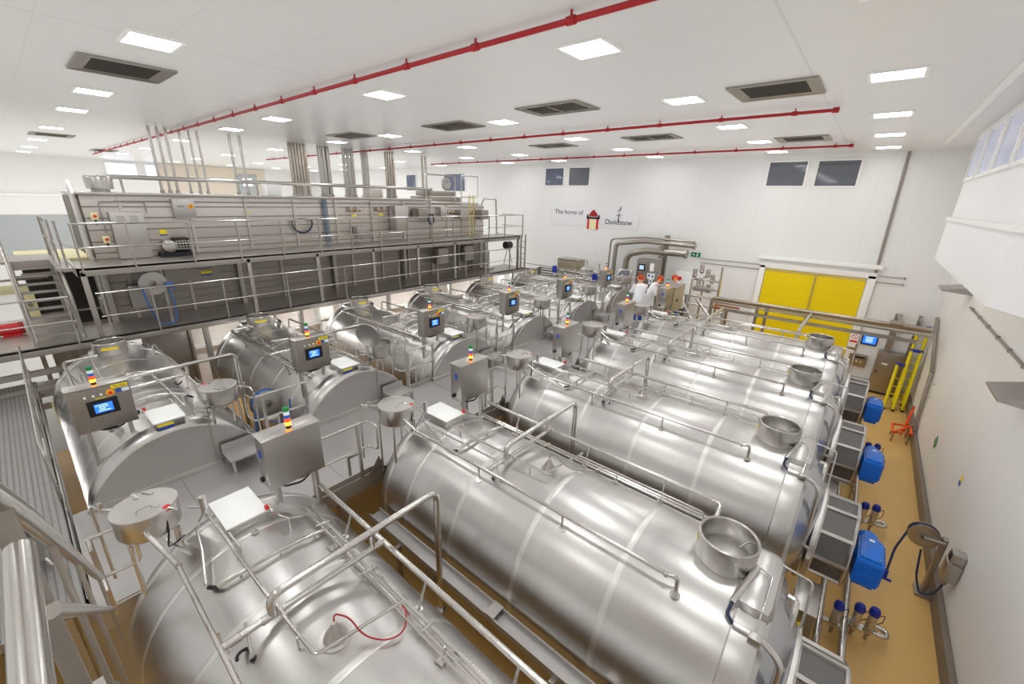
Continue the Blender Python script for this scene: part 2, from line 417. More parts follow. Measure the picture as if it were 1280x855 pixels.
# observation bay hung on the right-hand wall: chamfered box below, glazed wall above
XB = 1.36
def bay(mb, pts, z0, z1): return mb.prism(pts, z0, z1, 'z')
low = [(XR, 15.2), (XB-0.02, 15.2), (XB-0.02, 8.1), (XB+0.27, 7.4), (XB+0.5, 4.0), (XR, 4.0)]
up = [(XR, 15.75), (XB+0.08, 15.75), (XB+0.08, 2.0), (XR, 2.0)]
wb = struct('wall_bay', bay(MB(), low, 3.12, 4.06), M['bay'], 0)
link('ledge', bay(MB(), [(XR, 15.3), (XB-0.06, 15.3), (XB-0.06, 8.07), (XB+0.23, 7.35), (XB+0.46, 3.9), (XR, 3.9)], 4.06, 4.14).mesh('ledge', M['trimw'], 0), wb)
link('upper_wall', bay(MB(), up, 4.14, ZC).mesh('upper_wall', M['bay'], 0), wb)
yy = 15.5
for i in range(5):
    w = 1.62 if i else 1.5
    wn += 1
    y1 = yy - w
    window(wn, panel((XB+0.08, y1+.08, 5.02), (0, 1, 0), (0, 0, 1), w-.16, 0.88, 0.005, 0.02, (-1, 0, 0)), 'glass_bay',
           rect_frame(MB(), (XB+0.08, y1+.03, 4.96), (0, 1, 0), (0, 0, 1), w-.06, 1.0, 0.07, 0.05, (-1, 0, 0)))
    yy = y1 - 0.12
struct('trim_4', MB().box((0.98, 11.5, ZC-0.02), (0.10, 12.5, 0.05), bev=0.01), M['trimw'])

# yellow roller door in the back wall
d1 = struct('door_1', MB().prism([(-3.02, ZF), (0.20, ZF), (0.20, 1.86), (-3.02, 1.86)], YB-0.05, YB-0.02, 'y'), M['door'], 0)
link('frame', MB().box((-3.14, YB-0.05, -0.05), (0.20, 0.12, 4.1), bev=0.01).box((0.34, YB-0.05, -0.05), (0.24, 0.12, 4.1), bev=0.01)
     .box((-1.4, YB-0.05, 2.0), (3.7, 0.12, 0.22), bev=0.01).mesh('frame', M['trimw']), d1)
link('header_box', MB().box((-1.4, YB-0.09, 2.32), (3.9, 0.18, 0.16), bev=0.02).mesh('header_box', M['white']), d1)
link('guide_rail', MB().box((-1.30, YB-0.08, 0.9), (0.03, 0.05, 1.9)).mesh('guide_rail', M['steel']), d1)

# ------------------------------------------------------------------ ceiling: lamps, vents, red pipes
lf = MB(); rect_frame(lf, (-.33, -.30, 0), (1, 0, 0), (0, 1, 0), .66, .60, 0.045, 0.02, (0, 0, -1))
lamp_sp = spec('ceiling_light', 'ceiling light', (0, 0, 0), part('frame', lf, 'trimw', smooth=0),
               part('diffuser', MB().box((0, 0, -.006), (.58, .52, .012)), 'lamp', smooth=0))
LX = (-0.25, -3.22, -7.65, -12.45, -15.75, -21.1, -27.0, -32.4, -37.4)
LXN = ('right-hand', 'second', 'third', 'fourth', 'fifth', 'sixth', 'seventh', 'eighth', 'ninth')
LY = (-1.6, 1.8, 5.25, 8.65, 12.05, 15.2, 18.2)
LYN = ('', 'row nearest the camera', 'second row back', 'third row back', 'fourth row back', 'fifth row back', 'row along the back wall')
for j, y in enumerate(LY):
    for i, x in enumerate(LX):
        if j == 0: lab, g = 'square lit ceiling panel behind the camera position', 'ceiling lights behind the camera'
        else: lab, g = 'square lit ceiling panel, %s column from the right, %s' % (LXN[i], LYN[j]), 'square ceiling lights'
        if j in (0, 1) and i < 2 and j == 1: lab = 'square lit ceiling panel above the camera, %s column' % LXN[i]
        place(lamp_sp, (x, y, ZC), 0, lab, g)
def vent_parts(w, d, slats):
    fr = MB()
    o = [(-w/2, -d/2), (w/2, -d/2), (w/2, d/2), (-w/2, d/2)]; t = 0.17
    i_ = [(-w/2+t, -d/2+t), (w/2-t, -d/2+t), (w/2-t, d/2-t), (-w/2+t, d/2-t)]
    vs = [(x, y, -.03) for x, y in o] + [(x, y, -.012) for x, y in i_] + [(x, y, 0) for x, y in o] + [(x, y, 0) for x, y in i_]
    fr.add(vs, [(a, (a+1) % 4, 4+(a+1) % 4, 4+a) for a in range(4)] + [(a, (a+1) % 4, 8+(a+1) % 4, 8+a) for a in range(4)] +
           [(4+a, 4+(a+1) % 4, 12+(a+1) % 4, 12+a) for a in range(4)] + [(8+a, 8+(a+1) % 4, 12+(a+1) % 4, 12+a) for a in range(4)])
    sl = MB()
    if slats:
        for q in range(14): sl.box((-w/2+t+(w-2*t)*(q+.5)/14, 0, -.02), (.012, d-2*t, .02))
        sl.box((0, 0, -.02), (.05, d-2*t, .03))
    else:
        sl.box((0, 0, -.010), (w-2*t+.02, d-2*t+.02, .006))
    return [part('frame', fr, 'cab_dark', smooth=0), part('back_panel', MB().box((0, 0, -.006), (w-2*t+.02, d-2*t+.02, .008)), 'dark', smooth=0)] + \
           ([part('grille', sl, 'cab_dark', smooth=0)] if slats else [])
vent_open = spec('ceiling_vent', 'vent', (0, 0, 0), *vent_parts(1.25, 1.15, False))
vent_slat = spec('ceiling_vent', 'vent', (0, 0, 0), *vent_parts(1.5, 0.95, True))
for sp, x, y, lab in ((vent_open, -9.72, 1.83, 'large recessed steel ceiling vent at the upper left'),
                      (vent_open, -1.75, 8.7, 'recessed steel ceiling vent at the upper right'),
                      (vent_slat, -5.6, 8.0, 'slatted ceiling vent between the first and second red pipes, centre'),
                      (vent_slat, -9.2, 8.4, 'slatted ceiling vent left of the centre grille'),
                      (vent_slat, -5.6, 12.9, 'slatted ceiling vent beyond the second red pipe, centre right'),
                      (vent_open, -2.1, 15.1, 'recessed steel ceiling vent just before the last red pipe, right'),
                      (vent_slat, -9.3, 13.2, 'thin slatted ceiling vent beyond the second red pipe, centre'),
                      (vent_slat, -13.6, 8.0, 'slatted ceiling vent above the upper gantry'),
                      (vent_open, -24.0, 2.0, 'recessed ceiling vent far left near the lamp column'),
                      (vent_slat, -31.0, 4.3, 'small dark ceiling vent against the far left end wall')):
    place(sp, (x, y, ZC), 0, lab, 'ceiling vents')
def red_pipe(x0, x1, y, lab):
    pm = MB().tube([(x0, y, ZC-.09), (x1, y, ZC-.09)], 0.03, 10); jn = MB(); br = MB(); x = x0+1.0
    while x < x1-.3:
        jn.cyl((x-.05, y, ZC-.09), (x+.05, y, ZC-.09), .042, 10); br.box((x, y, ZC-.04), (.02, .02, .09)); x += 1.35
    jn.cyl((x1-.10, y, ZC-.09), (x1, y, ZC-.09), .05, 10)
    single('sprinkler_pipe', 'pipe', (x0, y, ZC), lab, 'red ceiling pipes', part('pipe', pm, 'red'), part('coupling', jn, 'red'), part('hanger', br, 'red'))
red_pipe(-33.5, -1.2, 4.17, 'red pipe under the ceiling, nearest the camera, running corner to corner')
red_pipe(-27.0, -1.0, 10.5, 'red pipe under the ceiling, middle one of three')
red_pipe(-20.0, -1.02, 16.5, 'red pipe under the ceiling, closest to the back wall')

# ------------------------------------------------------------------ back wall fittings
single('wall_conduit', 'conduit', (0.30, YB, 0), 'steel conduit running down the back wall right of the yellow door', None,
       part('pipe', MB().tube([(0.30, YB-.05, ZC), (0.47, YB-.05, -1.0)], 0.045, 8), 'cab_dark'))
single('wall_pipe', 'pipe', (-2, YB, 1.9), 'pair of thin pipes along the back wall above the yellow door', None,
       part('pipe', MB().tube([(-5.6, YB-.05, 1.98), (1.2, YB-.05, 2.02)], .018, 8), 'cab'),
       part('pipe', MB().tube([(-5.6, YB-.05, 1.80), (1.2, YB-.05, 1.80)], .018, 8), 'cab'),
       part('flange', MB().cyl((1.16, YB-.07, 2.02), (1.22, YB-.07, 2.02), .04, 8).cyl((1.16, YB-.07, 1.80), (1.22, YB-.07, 1.80), .04, 8), 'cab_dark'))
ex = Vector((-5.85, YB-.02, 2.12))
exs = MB().box(ex, (.40, .03, .20), bev=.008)
fig = MB()
for (px, pz, r) in ((.02, .055, .018),): fig.ball(ex+Vector((px+.06, -.018, pz)), r, 8, (1, .2, 1))
fig.tube([ex+Vector((.07, -.018, .03)), ex+Vector((.06, -.018, -.01)), ex+Vector((.09, -.018, -.04)), ex+Vector((.075, -.018, -.08))], .012, 6)
fig.tube([ex+Vector((.06, -.018, -.01)), ex+Vector((.035, -.018, -.05)), ex+Vector((.0, -.018, -.05))], .011, 6)
fig.tube([ex+Vector((.02, -.018, .015)), ex+Vector((.07, -.018, .03)), ex+Vector((.11, -.018, .0))], .009, 6)
arr = MB().prism([(ex.x-.14, ex.z+.012), (ex.x-.10, ex.z+.012), (ex.x-.10, ex.z+.05), (ex.x-.05, ex.z), (ex.x-.10, ex.z-.05), (ex.x-.10, ex.z-.012), (ex.x-.14, ex.z-.012)], ex.y-.022, ex.y-.016, 'y')
single('exit_sign', 'sign', ex, 'green emergency exit sign with white running figure on the back wall', None,
       part('panel', exs, 'green'), part('running_figure', fig, 'white'), part('arrow', arr, 'white'))
# wall sign with lettering and two emblems
sy = YB-.03
sign = MB().box((-11.05*k, sy+.015, 3.55), (5.0*k, .02, 1.12), bev=.004)
FX, FZ, FN = Vector((1, 0, 0)), Vector((0, 0, 1)), Vector((0, -1, 0))
t1 = text_on('The home of', 0.34, (-12.45*k, sy-.004, 3.68), FX, FZ, FN, .002, -.002)
t2 = text_on('Davidstow', 0.34, (-9.57*k, sy-.004, 3.30), FX, FZ, FN, .002, .001)
e = Vector((-10.97*k, sy, 3.42))
def ep(pts, d0=.002, d1=.012): return MB().prism([(e.x+x, e.z+z) for x, z in pts], e.y-d1, e.y-d0, 'y')
roof = ep([(-.26, .10), (-.20, .26), (-.08, .38), (0, .44), (.08, .38), (.20, .26), (.26, .10)])
eave = ep([(-.38, -.02), (-.38, .10), (-.30, .16), (-.27, .07), (.27, .07), (.30, .16), (.38, .10), (.38, -.02)], .002, .02)
for sx in (-1, 1): eave.prism([(e.x+sx*.33-.03, e.z+.1), (e.x+sx*.33+.03, e.z+.1), (e.x+sx*.33+.02, e.z+.2), (e.x+sx*.33-.02, e.z+.2)], e.y-.02, e.y-.002, 'y')
pill = ep([(-.32, -.54), (-.32, -.02), (-.21, -.02), (-.21, -.54)]); pill.prism([(e.x+.21, e.z-.54), (e.x+.32, e.z-.54), (e.x+.32, e.z-.02), (e.x+.21, e.z-.02)], e.y-.012, e.y-.002, 'y')
inner = ep([(-.19, -.54), (.19, -.54), (.19, -.04), (-.19, -.04)])
g = Vector((-9.57*k, sy, 3.62))
weather = MB()
weather.tube([g+Vector((-.02, -.008, -.3)), g+Vector((0, -.008, .12))], .022, 6)
weather.tube([g+Vector((-.16, -.008, .0)), g+Vector((-.06, -.008, .03)), g+Vector((.05, -.008, .0)), g+Vector((.16, -.008, .03))], .012, 6)
weather.tube([g+Vector((-.10, -.008, .22)), g+Vector((.02, -.008, .25)), g+Vector((.07, -.008, .36)), g+Vector((.05, -.008, .44))], [.012, .03, .025, .008], 6)
single('wall_sign', 'sign', (-11*k, sy, 3.0), 'pale wall sign reading The home of, with red-roofed emblem and a script name', None,
       part('panel', sign, 'wallsign'),
       part('lettering', t1, 'ink', smooth=0), part('lettering', t2, 'ink', smooth=0, label='dark lettering reading Davidstow'),
       part('emblem', roof, 'red', part('eaves', eave, 'black', smooth=0), part('pillars', pill, 'redbright', smooth=0), part('inset', inner, 'cream', smooth=0), smooth=0, label='red domed building emblem'),
       part('weathervane_mark', weather, 'ink'))
# right of the door: screen, control box, warning signs, low cabinet
kb = YB/19.4
def wallbox(x0, x1, z0, z1, d): return MB().box(((x0+x1)/2, YB-d/2, (z0+z1)/2), (x1-x0, d, z1-z0), bev=.012)
scr = MB().box((.80, YB-.07, -.31), (.38, .012, .30)); lines_ = MB()
for q in range(4): lines_.box((.79, YB-.078, -.22-.055*q), (.22-.03*(q % 2), .004, .020))
single('wall_monitor', 'monitor', (.8, YB, -.5), 'wall monitor with a bright blue page of white text lines', None,
       part('case', wallbox(.57, 1.03, -.52, -.10, .06), 'black'), part('display', scr, 'screen', part('text_lines', lines_, 'screen_text', smooth=0), smooth=0))
kn = MB()
for q in range(3): kn.cyl((.5+.12*q, YB-.14, -1.18), (.5+.12*q, YB-.17, -1.18), .025, 10)
single('door_control_box', 'control box', (.63, YB, -1.4), 'dull steel control box with buttons below the blue wall monitor', None,
       part('case', wallbox(.36, .90, -1.38, -.92, .14), 'cab_dark'), part('display_strip', MB().box((.68, YB-.145, -1.02), (.3, .012, .07)), 'black'), part('push_button', kn, 'cream'))
wr = MB().lathe((.36, YB-.115, -.28), [(.075, 0), (.095, 0), (.095, .006), (.075, .006), (.075, 0)], 'y', 20)
wr.box((.36, YB-.113, -.28), (.15, .006, .018), rotm(0, .8, 0))
single('warning_sign', 'sign', (.36, YB, -.5), 'white warning notice with red prohibition ring beside the wall monitor', None,
       part('panel', MB().box((.36, YB-.108, -.34), (.26, .008, .38)), 'white', smooth=0), part('prohibition_ring', wr, 'redbright'),
       part('text_panel', MB().box((.36, YB-.115, -.46), (.22, .006, .08)), 'redbright', smooth=0))
single('notice_plate', 'sign', (.36, YB, -.9), 'small grey notice plate under the red prohibition notice', None,
       part('plate', MB().box((.36, YB-.108, -.74), (.24, .012, .10)), 'cab'))
cabm = MB().box((1.52, YB-.28, -1.32), (.78, .42, 1.5), bev=.015)
single('floor_cabinet', 'cabinet', (1.52, YB-.2, ZF), 'brown-grey steel floor cabinet in the back right corner', None,
       part('body', cabm, 'cab_dark'), part('plinth', MB().box((1.52, YB-.28, ZF+.05), (.72, .38, .10)), 'dark'),
       part('door', MB().box((1.52, YB-.50, -1.30), (.74, .02, 1.40), bev=.006), 'cab_dark', part('handle', MB().box((1.22, YB-.52, -1.3), (.03, .03, .12), bev=.005), 'black'),
            part('label_plate', MB().box((1.38, YB-.513, -.98), (.16, .006, .06)), 'white')))
# step ladders leaning in the corner
def ladder(x, y, ln, lean, lab):
    a = Vector((x, y, ZF)); t = Vector((.06, lean, ln)).normalized(); parts = []
    st = MB(); ru = MB()
    for s_ in (-1, 1):
        for f_ in (0, 1):
            b0 = a + Vector((s_*.12, -.10*f_, 0)); st.tube([b0, b0 + t*ln], .040, 4)
    nr = int(ln/.28)
    for q in range(1, nr): ru.tube([a+t*(q*.28)+Vector((-.12, -.05, 0)), a+t*(q*.28)+Vector((.12, -.05, 0))], .016, 6)
    cp = MB().box(a + t*(ln+.01) + Vector((0, -.05, 0)), (.32, .17, .08), bev=.015)
    ft = MB()
    for s_ in (-1, 1): ft.box(a+Vector((s_*.12, -.05, .03)), (.08, .18, .06), bev=.01)
    single('step_ladder', 'ladder', a, lab, 'yellow ladders in the corner', part('stile', st, 'ladder', smooth=0), part('rung', ru, 'ladder'), part('top_cap', cp, 'bluedark'), part('foot', ft, 'black'))
ladder(1.74, 18.0, 1.62, .95, 'shortest yellow step ladder with blue cap, leaning beside the floor cabinet')
ladder(1.98, 18.15, 2.10, .95, 'middle-height yellow step ladder with blue cap, between the other two')
ladder(2.00, 18.75, 2.75, .55, 'tallest yellow ladder, leaning tight in the wall corner')
# orange folded trolley by the wall
tb = MB()
for s_ in (-.16, .16):
    tb.tube([(2.02+s_*.3, 15.9+s_, ZF+.1), (2.10+s_*.2, 16.2+s_, ZF+.85)], .022, 8)
for q in range(4): tb.tube([(2.0+.03*q, 15.74+.12*q, ZF+.2+.26*q), (2.06+.02*q, 16.06+.12*q, ZF+.2+.19*q)], .016, 8)
tf = MB().tube([(1.75, 15.3, ZF+.32), (2.15, 15.35, ZF+.36), (2.15, 16.0, ZF+.36), (1.75, 15.95, ZF+.32)], .035, 8, closed=True).tube([(1.78, 15.3, ZF+.34), (2.13, 15.98, ZF+.36)], .03, 8)
tl = MB()
for (x, y) in ((1.78, 15.35), (2.12, 15.4), (1.78, 15.9), (2.12, 15.95)): tl.tube([(x, y, ZF), (x, y, ZF+.33)], .022, 8)
single('orange_trolley', 'trolley', (2.0, 15.7, ZF), 'orange-framed folding trolley standing against the right wall', None,
       part('back_frame', tb, 'orange'), part('base_frame', tf, 'orange'), part('leg', tl, 'cab_dark'))

# right-hand wall fittings
def wall_lamp(y, z, lab, d=.60):
    b = MB().prism([(XR-.02, z+.10), (XR-d, z-.02), (XR-d, z-.05), (XR-.02, z-.10)], y-.42, y+.42, 'y')
    single('wall_light', 'lamp', (XR, y, z), lab, 'wedge wall lights', part('housing', b, 'cab', smooth=0),
           part('diffuser', MB().box((XR-d*.62, y, z-.077), (d*.6, .70, .01), rotm(0, .09, 0)), 'white'))
wall_lamp(15.9, 2.35, 'grey wedge-shaped wall light just below the far end of the bay')
wall_lamp(8.95, 1.80, 'grey wedge-shaped wall light at the right edge, nearest the camera', .42)
cl = MB(); cq = [(XR-.03, 15.1, 2.02), (XR-.03, 9.2, 2.02)]
cl.tube(cq, .022, 8); bk = MB()
for q in range(6): bk.box((XR-.025, 14.8-q*1.0, 2.02), (.05, .05, .07))
single('wall_cable_pipe', 'conduit', (XR, 12, 2), 'thin conduit running along the right-hand wall between the wedge lights', None, part('pipe', cl, 'cab_dark'), part('clip', bk, 'cab_dark'))
pr = MB()
pr.tube([(XR-.07, 15.9, -1.75), (XR-.07, 16.5, -.2)], .05, 8); pr.tube([(XR-.07, 16.5, -.2), (XR-.07, 19.0, .95)], .05, 8)
single('sloping_wall_rail', 'rail', (XR, 16, -1.7), 'long dull steel rail leaning up the right wall behind the ladders', None, part('rail', pr, 'cab_dark'), part('foot', MB().box((XR-.08, 15.9, -1.9), (.14, .16, .4), bev=.01), 'cab_dark'))
single('wall_hook', 'hook', (XR, 15.6, -.6), 'small wire hook on the right wall beside the tall ladder', None,
       part('wire', MB().tube([(XR, 15.9, -.35), (XR-.10, 15.9, -.35), (XR-.10, 15.9, -.75), (XR, 15.9, -.75)], .012, 6, bend=.03), 'cab'))
single('safety_sticker', 'sign', (XR, 13.2, -.2), 'small green diamond sticker on the right-hand wall', None,
       part('plate', MB().prism([(13.1, -.98), (13.28, -.80), (13.46, -.98), (13.28, -1.16)], XR-.008, XR-.001, 'x'), 'green', smooth=0))
single('hazard_sticker', 'sign', (XR, 9.4, -.2), 'small yellow and blue hazard sticker on the right-hand wall', None,
       part('plate', MB().box((XR-.005, 10.4, -.42), (.008, .10, .16)), 'yellow', smooth=0), part('stripe', MB().box((XR-.011, 10.4, -.50), (.006, .10, .08)), 'labelblue', smooth=0))
ib = MB().box((XR-.10, 8.6, -1.20), (.18, .24, .34), bev=.015)
single('isolator_box', 'electrical box', (XR, 8.6, -1.3), 'grey wall isolator box near the hose reel', None,
       part('case', ib, 'cab'), part('hood', MB().box((XR-.09, 8.6, -.94), (.16, .18, .18), bev=.01), 'cab', part('recess', MB().box((XR-.175, 8.6, -.94), (.012, .11, .10)), 'dark')),
       part('gland', MB().cyl((XR-.10, 8.6, -1.36), (XR-.10, 8.6, -1.5), .03, 10), 'cab_dark'))
def reel(mb_d, mb_h, mb_hose, c, axis, R, w):
    """drum cheeks, hub and coiled hose of a reel around axis"""
    for s_ in (-1, 1):
        mb_d.lathe(c, [(R*.30, s_*w/2), (R, s_*w/2), (R, s_*(w/2+.012)), (R*.30, s_*(w/2+.012)), (R*.30, s_*w/2)], axis, 28)
    mb_h.lathe(c, [(R*.32, -w/2-.03), (R*.32, w/2+.03), (R*.18, w/2+.03), (R*.18, -w/2-.03), (R*.32, -w/2-.03)], axis, 20)
    for q in range(5):
        rr = R*.88; pts = []
        for a in range(24):
            t = 2*PI*a/24; h = -w/2*.8+w*.8*q/4
            pts.append(Vector(c)+(Vector((rr*math.cos(t), rr*math.sin(t), h)) if axis == 'z' else Vector((h, rr*math.cos(t), rr*math.sin(t))) if axis == 'x' else Vector((rr*math.sin(t), h, rr*math.cos(t)))))
        mb_hose.tube(pts, .014, 6, closed=True)
D, Hb, Hs = MB(), MB(), MB(); rc = (1.86, 9.05, -1.02); reel(D, Hb, Hs, rc, 'y', .21, .09)
Hs2 = MB().tube([(1.68, 9.05, -.96), (1.57, 8.9, -1.4), (1.55, 8.7, -1.75)], .018, 8, bend=.1)
Hs3 = MB().tube([(1.88, 8.95, -1.25), (1.92, 8.8, -1.7), (2.02, 8.7, -1.95), (2.16, 8.7, -1.85), (XR-.10, 8.6, -1.48)], .016, 8, bend=.12)
single('wall_hose_reel', 'hose reel', (2.15, 9.05, ZF), 'steel hose reel with dark blue hose on a floor post by the right wall', None,
       part('post', MB().box((2.12, 9.05, -1.55), (.07, .12, 1.2), bev=.008).box((2.12, 9.05, ZF+.02), (.22, .3, .04)), 'cab_dark'),
       part('arm', MB().tube([(2.12, 8.97, -1.0), (1.86, 8.97, -1.02)], .025, 8).tube([(2.12, 9.13, -1.0), (1.86, 9.13, -1.02)], .025, 8), 'cab'),
       part('drum', D, 'duct', part('hub', Hb, 'cab_dark')), part('hose', Hs, 'hosedark', kind=None), part('hose', Hs3, 'hosedark'),
       part('hose', Hs2, 'hosedark', part('spray_gun', MB().box((1.55, 8.68, -1.82), (.05, .07, .16), bev=.012).box((1.55, 8.62, -1.88), (.18, .04, .04), bev=.01), 'bluedark')))

# ================================================================== VATS
# kit frame: x runs from the deck end along the vat, y across it, z up from the deck; the left row is the kit turned by 180 degrees
RV, ZV, LV = 1.15, -0.35, 5.5
PITCH = 3.06
YC = [1.0 + PITCH*i for i in range(6)]
XRO, XLO = -5.4, -7.5
def surf(dy): return ZV + math.sqrt(max(0, RV*RV - dy*dy))
def vat_parts(right):
    sh = MB()
    sh.lathe((0, 0, ZV), [(RV, .46), (RV, 5.34), (RV-.012, 5.42), (RV-.05, 5.48), (RV-.12, 5.5)], 'x', 72)
    hd = MB(); pr = []
    for q in range(11):
        t = q/10; pr.append((RV*math.sin(t*PI/2)**0.8 if q else 0.0, .46*(1-math.cos(t*PI/2)**.9) if q < 10 else .46))
    hd.lathe((0, 0, ZV), pr, 'x', 72)
    sm = MB()
    for x in (.46, .98, 1.95, 3.05, 4.15):
        sm.lathe((0, 0, ZV), [(RV+.0003, x-.034), (RV+.0025, x-.028), (RV+.0025, x+.028), (RV+.0003, x+.034)], 'x', 72)
    en = MB().lathe((0, 0, ZV), [(RV-.10, 5.495), (RV-.14, 5.515), (.95, 5.56), (.66, 5.70), (.60, 5.74), (.0, 5.75)], 'x', 64)
    # stiffening band and saddle fairing at the far end
    bd = MB().lathe((0, 0, ZV), [(RV, 5.22), (RV+.022, 5.235), (RV+.022, 5.40), (RV+.012, 5.46), (RV-.04, 5.505)], 'x', 72)
    sd = MB().box((5.33, -.02, .69), (.36, .88, .30), bev=.13)
    # manway collar
    c = (4.98, .05, 0)
    mw = MB().lathe(c, [(.235, .60), (.235, .72), (.265, .76), (.29, .80), (.29, 1.06), (.275, 1.07), (.26, 1.055), (.255, .83)], 'z', 40)
    ld = MB().lathe(c, [(.255, .83), (.235, .845), (.10, .87), (0.0, .875)], 'z', 40)
    hn = MB().tube([(4.98+.10, .05+.10, .90), (4.98+.16, .05+.16, .96), (4.98+.24, .05+.2, .96)], .012, 8)
    lg = MB()
    for x in (.9, 4.7):
        for s_ in (-1, 1): lg.box((x, s_*.62, -1.72), (.16, .16, .9), bev=.01)
        lg.box((x, 0, -1.46), (.16, 1.5, .16), bev=.01)
    P = [part('shell', sh, 'vat'), part('dished_head', hd, 'vat'), part('weld_seam', sm, 'seam'), part('end_plate', en, 'vat_end'),
         part('end_band', bd, 'vat'), part('saddle_fairing', sd, 'vat'),
         part('manway', mw, 'steel', part('lid', ld, 'vat'), part('lid_handle', hn, 'pipe')), part('support_leg', lg, 'gantry')]
    if right:
        stk = MB().lathe(c, [(.292, .92), (.292, .99)], 'z', 4, PI*1.06, PI*1.14)
        P[6]['subs'] = P[6]['subs'] + (part('label', stk, 'yellow', smooth=0),)
    else:
        stk = MB().lathe(c, [(.293, .93), (.293, .985)], 'z', 14, PI*.80, PI*1.12)
        P[6]['subs'] = P[6]['subs'] + (part('label', stk, 'yellow', smooth=0),)
        # flat shield standing on the deck in front of the head, with a welded rim
        q = [(RV*math.cos(a), ZV+RV*math.sin(a)) for a in [math.asin(.30) + (PI-2*math.asin(.30))*i/40 for i in range(41)]]
        P.append(part('end_shield', MB().prism(q, -.03, .0, 'x'), 'shield'))
        rim = [(-.015, y*1.004, ZV+(z-ZV)*1.004) for y, z in q]
        P.append(part('shield_rim', MB().tube(rim, .016, 8), 'pipe'))
        P.append(part('kerb_angle', MB().box((-.05, 0, .03), (.06, 2.3, .06), bev=.008), 'steel'))
        P.append(part('joint_bar', MB().box((-.04, -.42, .38), (.02, .03, .74)), 'gantry'))
    return P
vatR = spec('cheese_vat', 'vat', (2.75, 0, -2.15), *vat_parts(True))
vatL = spec('cheese_vat', 'vat', (2.75, 0, -2.15), *vat_parts(False))

def cabinet_parts(tex):
    """control cabinet on posts; the screen faces -x (the walkway)"""
    y0, y1, z0, z1, x0, x1 = .32, .98, .96, 1.62, .43, .68
    ym = (y0+y1)/2
    body = MB().box(((x0+x1)/2, ym, (z0+z1)/2), (x1-x0, .66, .66), bev=.012)
    roof = MB().box(((x0+x1)/2-.005, ym, z1+.006), (x1-x0+.03, .68, .016), bev=.004)
    door = MB().box((x0-.008, ym, (z0+z1)/2), (.016, .64, .64), bev=.005)
    bez = MB().box((x0-.024, ym, 1.31), (.02, .33, .235), bev=.006)
    scr = MB().box((x0-.036, ym, 1.305), (.006, .195, .135))
    tl = MB()
    for q in range(4): tl.box((x0-.041, ym+.02-.02*(q % 2), 1.35-.028*q), (.003, .13-.03*(q % 3), .008))
    lab = MB().box((x0-.019, ym-.22, 1.575), (.006, .18, .055)); txt = text_on(tex, .05, (x0-.0225, ym-.22, 1.575), Vector((0, -1, 0)), FZ, Vector((-1, 0, 0)), .0008)
    lab2 = MB().box((x0-.019, ym-.20, 1.50), (.006, .06, .05)); lab3 = MB().box((x0-.019, ym-.275, 1.50), (.006, .08, .05))
    yl = MB().box((x0-.019, ym, 1.448), (.006, .12, .012))
    but = MB()
    for q, yb in enumerate((.16, .07, -.01)): but.cyl((x0-.016, ym+yb, 1.50), (x0-.04, ym+yb, 1.50), .014, 10)
    est = MB().cyl((x0-.016, ym-.11, 1.50), (x0-.03, ym-.11, 1.50), .048, 20); knob = MB().cyl((x0-.03, ym-.11, 1.50), (x0-.06, ym-.11, 1.50), .022, 14)
    side = MB().box((.555, y0-.006, 1.42), (.05, .012, .10), bev=.003)
    plug = MB().cyl((.50, y0, 1.05), (.50, y0-.03, 1.05), .035, 12)
    post = []
    for y in (.42, .88): post.append(part('post', MB().box((.60, y, .55), (.07, .05, .84), bev=.006), 'steel'))
    base = MB().box((.60, .65, .145), (.12, .62, .03), bev=.005)
    cb = MB().tube([(.55, .45, .96), (.58, .5, .88), (.62, .7, .86), (.62, .85, .96)], .012, 6, bend=.05).tube([(.52, .5, .96), (.55, .6, .9), (.6, .75, .9), (.6, .8, .97)], .009, 6, bend=.05)
    bc = (.555, ym+.02)
    def ring(z, h, r=.034): return MB().cyl((*bc, z), (*bc, z+h), r, 18)
    return [part('body', body, 'cab'), part('lid', roof, 'steel'), 
            part('door', door, 'cab_dark', part('screen_bezel', bez, 'black'), part('display', scr, 'screen', smooth=0), part('text_lines', tl, 'screen_text', smooth=0),
                 part('yellow_plate', lab, 'yellow', smooth=0), part('plate_lettering', txt, 'ink', smooth=0), part('blue_plate', lab2, 'labelblue', smooth=0), part('pale_plate', lab3, 'labelpale', smooth=0),
                 part('yellow_strip', yl, 'yellow', smooth=0), part('push_button', but, 'white'), part('stop_ring', est, 'ocap'), part('stop_knob', knob, 'redbright')),
            part('side_latch', side, 'labelblue'), part('socket', plug, 'black'), *post, part('base_plate', base, 'steel'), part('cable', cb, 'black'),
            part('beacon', ring(1.63, .03, .030), 'black', part('amber_lens', ring(1.66, .05), 'beacon_amber'), part('red_lens', ring(1.71, .045), 'beacon_red'),
                 part('blue_lens', ring(1.755, .045), 'beacon_blue'), part('clear_lens', ring(1.80, .045), 'beacon_white'), part('green_lens', ring(1.845, .05), 'green'))]
cab_sp = spec('control_cabinet', 'control cabinet', (.60, .65, .13), *cabinet_parts('Tk.506'))

